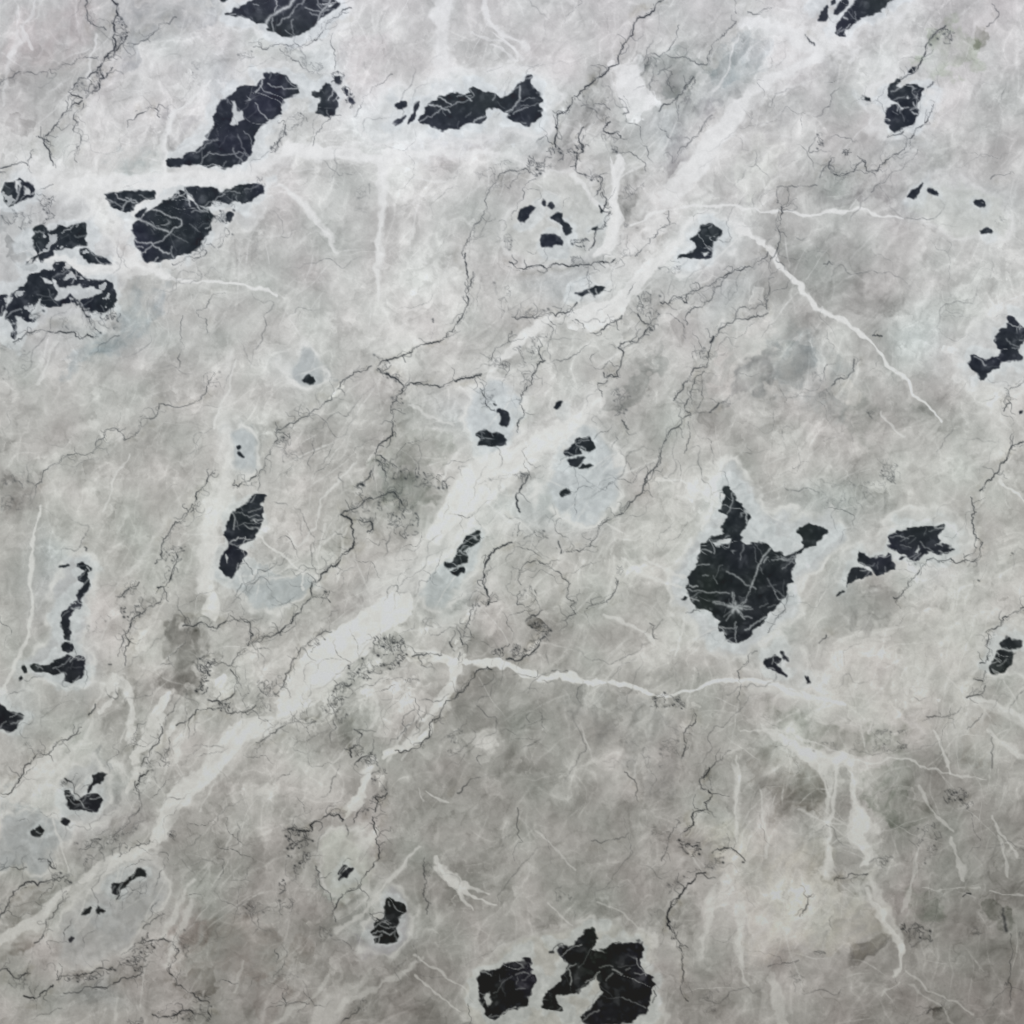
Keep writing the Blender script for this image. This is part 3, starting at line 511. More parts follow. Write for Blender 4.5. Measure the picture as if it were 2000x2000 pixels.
# ---- white calcite bands and veins: strength, softness, path with half widths
WHITES = [
 (.92,.5,1,"1570,90,26 1450,150,34 1390,205,24 1335,270,27 1285,330,24 1255,390,20 1215,440,26 1190,500,36 1155,560,38 1110,590,26 1060,600,8"),
 (.85,.4,1,"1060,600,9 1000,625,13 960,650,10 925,682,6"),
 (.85,.55,1,"1135,765,20 1040,820,28 960,870,34 890,915,42 850,970,36 800,1045,22 740,1120,38 670,1185,42 600,1255,34 550,1320,28 520,1355,12"),
 (.8,.45,1,"500,1365,12 440,1400,18 380,1450,24 330,1510,20 295,1585,13"),
 (.8,.4,1,"285,1595,9 200,1640,14 135,1690,15 65,1740,16 -20,1810,12"),
 (.7,.7,0,"60,330,40 130,340,40 200,345,20"),
 (.85,.5,1,"170,345,14 280,352,8 420,335,12 490,315,10 540,290,14 600,295,11 720,300,8 790,290,12 900,285,7 990,300,5"),
 (.8,.5,1,"825,-10,20 835,60,13 838,120,15 830,175,16"),
 (.7,.6,0,"920,-10,8 940,60,8 1000,90,10"),
 (.75,.5,0,"718,300,9 720,350,9 722,400,8 716,450,6 715,500,4 715,570,2.5"),
 (.7,.6,0,"525,350,4 570,385,6 600,430,6 640,475,4"),
 (.9,.4,1,"215,490,10 260,505,12 330,525,5 400,535,3.2 470,542,2.6 520,552,2"),
 (.75,.5,0,"310,350,6 308,300,5 322,240,4 332,205,3 400,150,3"),
 (.8,.6,0,"250,500,18 240,450,14 262,415,10 310,375,8 330,362,6"),
 (.8,.4,1,"60,490,8 110,480,8 160,498,10 220,505,9"),
 (.85,.4,1,"1190,415,4 1260,392,3 1400,390,2.6 1460,396,3.2 1540,400,3.6 1640,398,2.6 1700,405,2"),
 (.9,.35,1,"1395,430,10 1440,460,8 1465,490,8 1510,545,7 1560,590,6 1610,620,5 1650,655,5 1690,695,4 1730,740,3 1775,795,1.5"),
 (.95,.25,1,"862,1245,10 900,1248,9 950,1250,9 1000,1272,8 1100,1285,8 1180,1295,6 1240,1308,4 1260,1310,4 1330,1292,3 1400,1280,5 1460,1290,6 1530,1310,7 1600,1330,4"),
 (.9,.3,1,"860,1235,12 858,1285,11 838,1325,9 800,1365,7 780,1385,4"),
 (.85,.4,0,"845,1238,7 790,1228,4 770,1226,2"), (.85,.4,0,"770,1240,2 845,1244,5"),
 (.85,.35,1,"725,1425,7 760,1405,8 800,1395,8 812,1370,4"),
 (.8,.35,1,"705,1440,8 685,1480,9 665,1520,9 645,1550,5"),
 (.75,.5,0,"415,870,8 405,930,11 395,990,14 385,1060,17 390,1110,15"), (.9,.3,1,"392,1105,14 398,1150,20 402,1165,14"),
 (.75,.4,1,"75,960,4.5 62,1020,4.5 50,1085,5 58,1150,4 52,1200,4 40,1230,4 5,1310,6 -20,1350,6"),
 (.75,.35,1,"315,1345,8 300,1375,8 285,1420,10 262,1460,10 245,1500,5"),
 (.7,.35,1,"365,1350,3 335,1395,8 325,1440,6"),
 (.7,.4,0,"232,1310,7 250,1345,9 245,1390,7"), (.7,.3,0,"215,1290,5 205,1330,6 192,1350,6"),
 (.55,.6,0,"190,1290,5 170,1370,5 140,1420,7 60,1480,9 0,1540,10"),
 (.6,.5,0,"365,1700,5 340,1750,8 315,1810,9"),
 (.6,.5,0,"100,1540,3 110,1600,4 120,1640,4"), 
 (.7,.4,1,"1432,1365,4 1480,1390,7 1520,1420,10 1560,1440,14 1600,1435,10 1640,1420,3"),
 (.55,.4,0,"1400,1375,1.5 1460,1370,2 1540,1400,2 1620,1440,2 1700,1430,2 1770,1455,2 1860,1475,1.5"),
 (.65,.4,0,"1575,1450,5 1570,1510,3 1562,1560,4 1568,1610,7 1565,1650,10"), (.55,.4,0,"1545,1450,2 1560,1500,2.5"),
 (.8,.35,1,"1602,1455,4 1602,1500,6 1612,1545,12 1622,1575,17 1612,1605,13 1645,1635,6 1636,1655,6 1620,1672,9"),
 (.7,.5,0,"1635,1675,6 1655,1720,10 1680,1770,12 1700,1800,9"), (.8,.4,1,"1695,1790,8 1703,1825,7 1685,1840,4"),
 (.45,.35,0,"1710,1835,1.6 1760,1865,2 1830,1910,1.4"), (.35,.4,0,"1715,1850,1.6 1770,1900,2 1800,1932,1.6"), (.5,.4,0,"1700,1850,2 1660,1880,4"),
 (.6,.4,0,"1383,1420,3 1385,1480,3.4 1383,1530,4 1388,1590,4"), (.5,.4,0,"1430,1500,2 1440,1560,3 1445,1620,4"),
 (.6,.5,0,"1395,1735,6 1402,1790,7 1398,1830,5 1410,1860,3"), (.6,.5,0,"1345,1690,7 1335,1740,6 1325,1800,4"),
 (.8,.35,1,"822,1612,3 845,1650,6 870,1675,8 900,1695,3 930,1712,1.8"), (.7,.35,0,"865,1680,3 885,1710,2.4 893,1722,1.4"),
 (.6,.5,0,"785,1590,2 750,1640,6 715,1690,8 680,1725,7 635,1755,8"),
 (.6,.4,0,"778,1840,1.5 830,1880,2 870,1915,1.5"), (.6,.4,0,"785,1810,1.5 850,1850,2 900,1890,2"),
 (.6,.4,0,"1452,1878,8 1460,1920,11 1470,1960,14"),
 (.5,.5,0,"640,1900,6 700,1860,7 760,1835,5 800,1815,3"),(.5,.6,0,"520,1932,6 590,1880,6 620,1840,4"),
 (.65,.4,0,"1765,1370,2 1778,1400,2.6 1790,1460,2.2"), (.6,.5,0,"1820,1325,3 1870,1335,5 1932,1355,8"), (.6,.5,0,"1862,1380,5 1900,1410,8 1960,1430,10"),
 (.7,.35,0,"1888,905,2 1915,935,2.4 1950,965,2"), (.5,.4,0,"1665,775,2 1680,800,2.6 1700,825,2"),
 (.65,.6,0,"1375,870,6 1345,900,5 1340,960,5 1320,1000,5"), (.6,.4,0,"1240,905,1.2 1290,912,2 1360,935,1.4"),
 (.6,.4,0,"860,850,4 845,890,6 835,920,4"), (.5,.5,0,"760,765,3 800,790,4 850,800,5"),
 (.6,.4,0,"1215,1045,4 1270,1085,6 1300,1090,4"), (.55,.4,0,"1170,1050,3 1230,1095,5 1290,1110,4"),
 (.6,.5,0,"540,1000,2 560,1040,2 600,980,2.2 640,910,2.4 665,870,4"), (.5,.4,0,"590,1100,2 595,1030,2 615,990,2"), (.5,.4,0,"635,1090,2 650,1030,2.4 660,1000,2.4"),
 (.7,.3,0,"485,1010,1.6 560,1060,2.2 572,1110,1.6"),
 (.6,.5,0,"1140,1160,3 1180,1180,3 1230,1210,5"), (.6,.35,0,"1290,1165,1.5 1285,1200,2 1270,1235,1.5"),
 (.5,.4,0,"240,860,2 215,900,2.4 195,960,2"), (.55,.4,0,"445,680,1.5 430,730,2.6 415,760,4 405,800,5"),
 (.5,.4,0,"100,650,4 85,690,5 75,720,4"),
 (.8,.5,0,"1150,300,3 1165,350,8 1155,400,10 1160,440,12 1145,480,8"), (.7,.5,0,"1080,330,6 1140,400,6"),
 (.6,.4,0,"1385,70,2 1370,120,2.4 1345,170,4"), (.6,.6,0,"1400,45,14 1450,60,16 1530,80,20"),
 (.65,.5,0,"1620,90,8 1605,120,6"), (.7,.6,0,"1480,-10,8 1530,60,14 1580,110,16 1680,120,14"),
 (.5,.4,0,"60,90,3 40,50,3"),(.4,.6,0,"35,10,4 20,120,5 10,200,5"),(.5,.5,0,"70,0,3 45,60,4 20,110,4"),
 (.6,.4,0,"180,60,3 165,110,3 165,150,3"),
 (.6,.35,0,"935,60,2 985,110,3 960,115,2"), (.6,.35,0,"930,85,2 960,110,3 985,112,2 940,130,2"), (.5,.35,0,"890,60,2 960,85,3 990,112,3"),
 (.5,.5,0,"735,310,3 800,345,3 840,345,2"), (.6,.5,0,"870,1000,3 840,1050,2 800,1100,3"),
 (.5,.4,0,"700,1380,3 715,1340,5 712,1300,3"), (.45,.4,0,"760,1440,3 775,1400,4 780,1370,2"), (.5,.4,0,"735,1440,3 750,1400,3 790,1340,2"),
 (.5,.4,0,"790,1490,1.5 800,1515,2"), (.6,.4,0,"805,1495,1.5 830,1505,3 850,1515,1.5"),
 (.45,.4,0,"1010,1570,1.5 1090,1640,1.5"), (.5,.4,0,"1035,1705,1.2 1085,1745,1.6"), (.4,.4,0,"1135,1695,1 1200,1750,1.6"),
 (.45,.4,0,"1500,1540,1.5 1540,1545,2 1595,1557,1.5"), (.5,.4,0,"1740,1480,2 1760,1530,3 1800,1565,2"), (.5,.4,0,"1800,1580,3 1812,1630,5 1820,1660,5"),
 (.55,.4,0,"1870,1540,2 1890,1580,3 1925,1620,4"), (.5,.4,0,"1885,1580,3 1895,1620,4 1905,1650,3"), (.45,.4,0,"1735,1600,2 1720,1650,4 1700,1720,4"),
 (.5,.35,0,"1870,1688,1.2 1932,1686,1.6"), (.4,.4,0,"1740,1668,1.5 1850,1680,1.6"),
 (.4,.4,0,"440,1560,2 430,1600,2.6"), (.5,.4,0,"395,1480,1.5 380,1530,2"), (.4,.4,0,"455,1820,3 440,1870,3"), (.4,.4,0,"280,1790,1.5 275,1860,2 270,1900,1.5"),
 (.5,.4,0,"225,1880,3 222,1930,3"),
]
for strength, soft, is_part, s in WHITES:
    P = smooth(F(s))
    wmax = max(p[2] for p in P)
    if wmax < 12: P = [(a_, b_, c_ * .66 + .25) for a_, b_, c_ in P]
    w = bbox(P, wmax * 2 + 30)
    thin = wmax < 12
    X, Y = (WX[w] + .45 * (BX[w] - WX[w]), WY[w] + .45 * (BY[w] - WY[w])) if thin else (BX[w], BY[w])
    m = band_mask(P, X, Y, soft)
    if not thin: m *= np.clip(.86 + .10 * streak[w] + .07 * cloud2[w], .35, 1)
    m = m * strength * (1 if thin else .5)
    C[w] = C[w] * (1 - m[..., None]) + (WHITE[w] + (2.0 * cloud2[w])[..., None]) * m[..., None]
    if is_part and thin:
        LAB[w][(m > .5)] = new_part('white_vein')

# ---- the broad calcite bands, outlined: strength, edge softness, outline
BANDS = [
 (.92,2.2,Z(0,1,"1240,450 1330,400 1420,340 1500,290 1560,310 1560,380 1500,440 1420,470 1390,540 1300,590 1240,640 1160,680 1120,740 1070,790 1040,785 1035,740 1050,690 1085,620 1130,560 1190,500")),
 (.8,2.5,Z(0,1,"1035,770 960,780 870,800 800,880 740,960 680,1020 620,1090 590,1180 560,1230 600,1260 640,1210 680,1130 740,1060 800,1000 860,930 940,860 1030,820")),
 (.7,2.5,Z(0,1,"560,1240 460,1290 340,1340 280,1390 300,1400 400,1360 520,1300 590,1260")),
 (.7,2.5,Z(0,1,"270,1400 180,1460 100,1540 -40,1620 -40,1660 90,1590 130,1570 160,1600 170,1570 180,1520 250,1440")),
 (.6,4,Z(0,1,"760,60 780,-60 850,-60 830,60 820,140 810,220 815,300 800,330 775,340 745,250 750,150")), (.92,2,Z(0,1,"770,330 815,300 830,350 825,400 805,430 750,405 760,370")),
 (.85,2,Z(0,1,"620,690 655,685 640,730 600,780 580,850 540,920 510,960 500,920 530,840 570,770")),
 (.7,2.5,Z(0,1,"440,600 480,640 510,700 490,730 510,830 515,880 480,880 490,800 470,700 440,650 400,690 380,695 420,600")),
 (.75,2,Z(0,1,"720,715 680,770 650,830 610,880 640,800 690,730")), (.8,2,Z(0,1,"1395,970 1420,965 1350,1080 1310,1140 1290,1130 1340,1060")),
 (.85,2,Z(0,1,"1610,820 1620,850 1560,890 1480,920 1440,950 1440,930 1500,880 1570,865")),
 (.88,2,Z(0,1,"1770,530 1740,570 1740,600 1720,640 1700,700 1640,760 1600,790 1570,800 1620,740 1680,660 1700,620 1690,570 1640,545 1540,540 1540,525 1660,530 1700,545")),
 (.6,3,Z(0,1,"740,1380 720,1400 700,1460 660,1540 620,1610 590,1600 640,1530 680,1450 710,1390")), (.5,5,Z(0,1,"1560,1270 1500,1340 1400,1420 1300,1490 1260,1510 1260,1540 1340,1500 1440,1430 1520,1350")),
 (.75,2,Z(0,1,"1640,1300 1700,1350 1760,1400 1860,1450 1780,1425 1740,1420 1770,1480 1720,1420 1670,1370")), (.45,6,Z(0,1,"600,110 640,60 700,0 640,0 560,140 480,230 500,250")),
 (.45,4,Z(0,1,"480,890 450,960 480,1060 500,1130 450,1160 380,1200 350,1180 440,1130 470,1080")), (.55,4,Z(0,1,"-40,1150 90,1030 200,960 260,880 340,780 300,780 180,900 60,1020 -40,1110")),
 (.4,5,Z(0,1,"1400,1720 1330,1780 1260,1800 1200,1850 1150,1960 1250,1960 1330,1830 1400,1760")),
 (.85,3.5,Z(1,0,"1180,210 1050,240 960,290 880,340 820,400 740,500 660,600 590,680 560,760 600,790 640,740 700,680 760,600 820,520 870,440 900,370 980,320 1080,270 1180,240")),
 (.88,2.5,Z(1,0,"570,940 480,1010 400,1120 350,1130 230,1170 290,1250 350,1240 420,1180 480,1110 560,1000 620,950 620,900")),
 (.8,2.5,Z(1,0,"400,570 430,620 400,700 410,780 430,820 380,900 350,960 300,980 350,900 360,800 380,700 385,620")), (.8,2.5,Z(1,0,"380,240 480,240 510,330 540,410 470,420 440,440 420,400 400,320")),
 (.85,2.5,Z(1,0,"200,1190 120,1220 40,1290 -60,1400 -110,1440 -60,1350 0,1280 80,1210 170,1180")), (.65,5,Z(1,0,"860,70 960,80 1060,90 1180,200 1200,220 1100,200 980,120 860,110 840,100")),
 (.8,4,Z(0,0,"1070,510 1110,560 1200,580 1440,590 1460,610 1200,610 1060,600 1000,610 960,650 880,690 700,710 600,705 600,690 380,690 300,660 600,670 620,655 900,640 1000,600 1060,580")),
 (.6,4,Z(0,0,"1620,-20 1710,-20 1690,60 1690,200 1690,300 1640,300 1650,100 1620,60")), (.7,4,Z(0,0,"1420,600 1465,600 1460,700 1450,860 1445,1000 1435,1050 1425,1000 1430,800 1415,700")),
 (.65,4,Z(0,0,"1050,700 1140,760 1200,820 1260,890 1265,910 1220,890 1180,830 1110,760")), (.65,4,Z(0,0,"100,930 200,970 300,990 420,1010 540,1000 600,1035 500,1060 420,1045 250,1020 150,980")),
 (.6,3,Z(0,0,"830,340 690,400 640,500 625,600 630,690 600,700 600,600 615,500 660,410")), (.85,2.5,Z(0,0,"600,690 640,690 560,770 500,820 480,800 560,740")),
 (.4,8,Z(0,0,"860,1320 880,1330 860,1440 880,1500 870,1600 880,1932 820,1932 810,1700 820,1560 840,1440")), (.35,10,Z(0,0,"40,580 260,640 420,680 600,650 600,720 400,720 300,760 130,740 60,640")),
 (.85,3.5,V("1140,750 1100,770 1040,800 980,840 900,860 860,900 840,950 800,1010 820,1030 870,980 940,940 980,900 1010,880 1060,830 1100,800")), (.5,7,V("700,1060 780,1020 860,980 960,950 1000,990 900,1010 800,1080 720,1110")),
 (.95,1.8,Z(0,0,"1060,545 1200,560 1440,582 1440,602 1200,600 1060,580")), (.9,1.8,Z(0,0,"380,690 600,698 760,688 900,652 905,668 760,708 600,716 380,706")), (.8,2,Z(0,0,"1440,560 1560,575 1700,560 1900,575 1900,590 1700,580 1560,600 1440,610")),
 (.7,2.5,Z(1,1,"930,780 1000,830 1080,870 1160,910 1260,900 1290,920 1280,960 1200,960 1190,1010 1170,1000 1100,940 1030,880 960,830")),
 (.75,2.5,Z(1,1,"1260,980 1280,980 1290,1060 1320,1130 1350,1160 1350,1190 1320,1220 1350,1270 1340,1320 1300,1350 1320,1290 1260,1240 1260,1180 1275,1120")),
 (.6,3,Z(1,1,"1175,1000 1210,1000 1200,1080 1190,1140 1210,1240 1210,1300 1190,1400 1185,1300 1180,1180 1180,1090")), (.55,4,Z(1,1,"1340,1360 1400,1430 1420,1500 1470,1590 1470,1630 1430,1660 1440,1620 1400,1560 1370,1470 1350,1400")),
 (.55,3,Z(1,1,"740,1420 770,1400 760,1490 730,1570 710,1620 725,1530")), (.55,3,Z(1,1,"860,1420 885,1440 870,1600 880,1730 860,1690 835,1650 850,1560")), (.55,3,Z(1,1,"975,1730 1000,1740 1030,1840 1040,1900 1060,1960 1020,1960 990,1880")),
 (.5,4,Z(1,1,"820,930 850,1000 860,1150 840,1200 830,1100")), (.6,5,Z(1,1,"860,640 1000,650 1120,690 1200,720 1050,700 900,670")), (.5,4,Z(1,1,"1690,730 1780,735 1860,750 1960,790 1960,830 1850,780 1780,755")),
]
for strength, soft, P in BANDS:
    P = round_ring(P); w = bbox(P, soft * 2 + 16)
    X, Y = WX[w] + .3 * (BX[w] - WX[w]), WY[w] + .3 * (BY[w] - WY[w])
    m = sstep(-soft, soft, poly_sdf(P, X, Y) + 1.2 * band_edge[w]) * strength * np.clip(.93 + .10 * streak[w] + .09 * patch_f[w], .3, 1.03)
    C[w] = C[w] * (1 - m[..., None]) + (WHITE[w] + (2.2 * cloud2[w] + 1.5 * streak[w])[..., None]) * m[..., None]
    if soft < 4 and strength > .6: LAB[w][m > .5] = new_part('white_vein')

# ---- fractured zones: many short broken stylolites
brk = sample(noise_tile(33, 8, 60, 1.0), GX, GY)
STY = np.zeros((NV, NV))
def inside(P, x, y):
    c = False
    for i in range(len(P)):
        (ax, ay), (bx_, by_) = P[i], P[(i + 1) % len(P)]
        if (ay > y) != (by_ > y) and x < (bx_ - ax) * (y - ay) / (by_ - ay) + ax: c = not c
    return c
def stroke(a, b, hw, k, target=None):
    w = window(min(a[0], b[0]) - 5, max(a[0], b[0]) + 5, min(a[1], b[1]) - 5, max(a[1], b[1]) + 5)
    X, Y = GX[w], GY[w]; ex, ey = b[0] - a[0], b[1] - a[1]
    t = np.clip(((X - a[0]) * ex + (Y - a[1]) * ey) / (ex * ex + ey * ey + 1e-9), 0, 1)
    m = np.exp(-((X - a[0] - t * ex) ** 2 + (Y - a[1] - t * ey) ** 2) / (hw * hw)) * k
    STY[w] = np.maximum(STY[w], m)
    return w, m
def scribble(c, r, s, k, soft=5):
    P = T(c, r, s); w = bbox(P, soft * 2 + 8)
    m = sstep(-soft, soft, poly_sdf(P, WX[w], WY[w])) * k
    C[w] += (m * (-6 + 7 * dom2[w] - 4 * brk[w]))[..., None]          # rubble of pale and grey grains
    xs = [p[0] for p in P]; ys = [p[1] for p in P]
    area = abs(sum(P[i - 1][0] * P[i][1] - P[i][0] * P[i - 1][1] for i in range(len(P)))) / 2
    for _ in range(int(min(60, 2 + area * k / 120))):
        for _try in range(30):
            x, y = rng.uniform(min(xs), max(xs)), rng.uniform(min(ys), max(ys))
            if inside(P, x, y): break
        h = rng.uniform(0, 6.283) if rng.random() < .4 else math.radians(-55) + rng.normal() * .5
        kk = k * rng.uniform(.3, .9); hw = rng.uniform(.65, 1.35); turn = rng.normal() * .25
        for _s in range(rng.integers(4, 15)):
            h += turn + rng.normal() * .75
            st = rng.uniform(2.0, 4.6)
            x2, y2 = x + math.cos(h) * st, y + math.sin(h) * st
            if not inside(P, x2, y2): h += 2.2; continue
            stroke((x, y), (x2, y2), hw * rng.uniform(.7, 1.3), kk * rng.uniform(.5, 1.1))
            x, y = x2, y2
        if rng.random() < .3: stroke((x, y), (x + 1.5, y + 1), rng.uniform(1.4, 2.6), k)
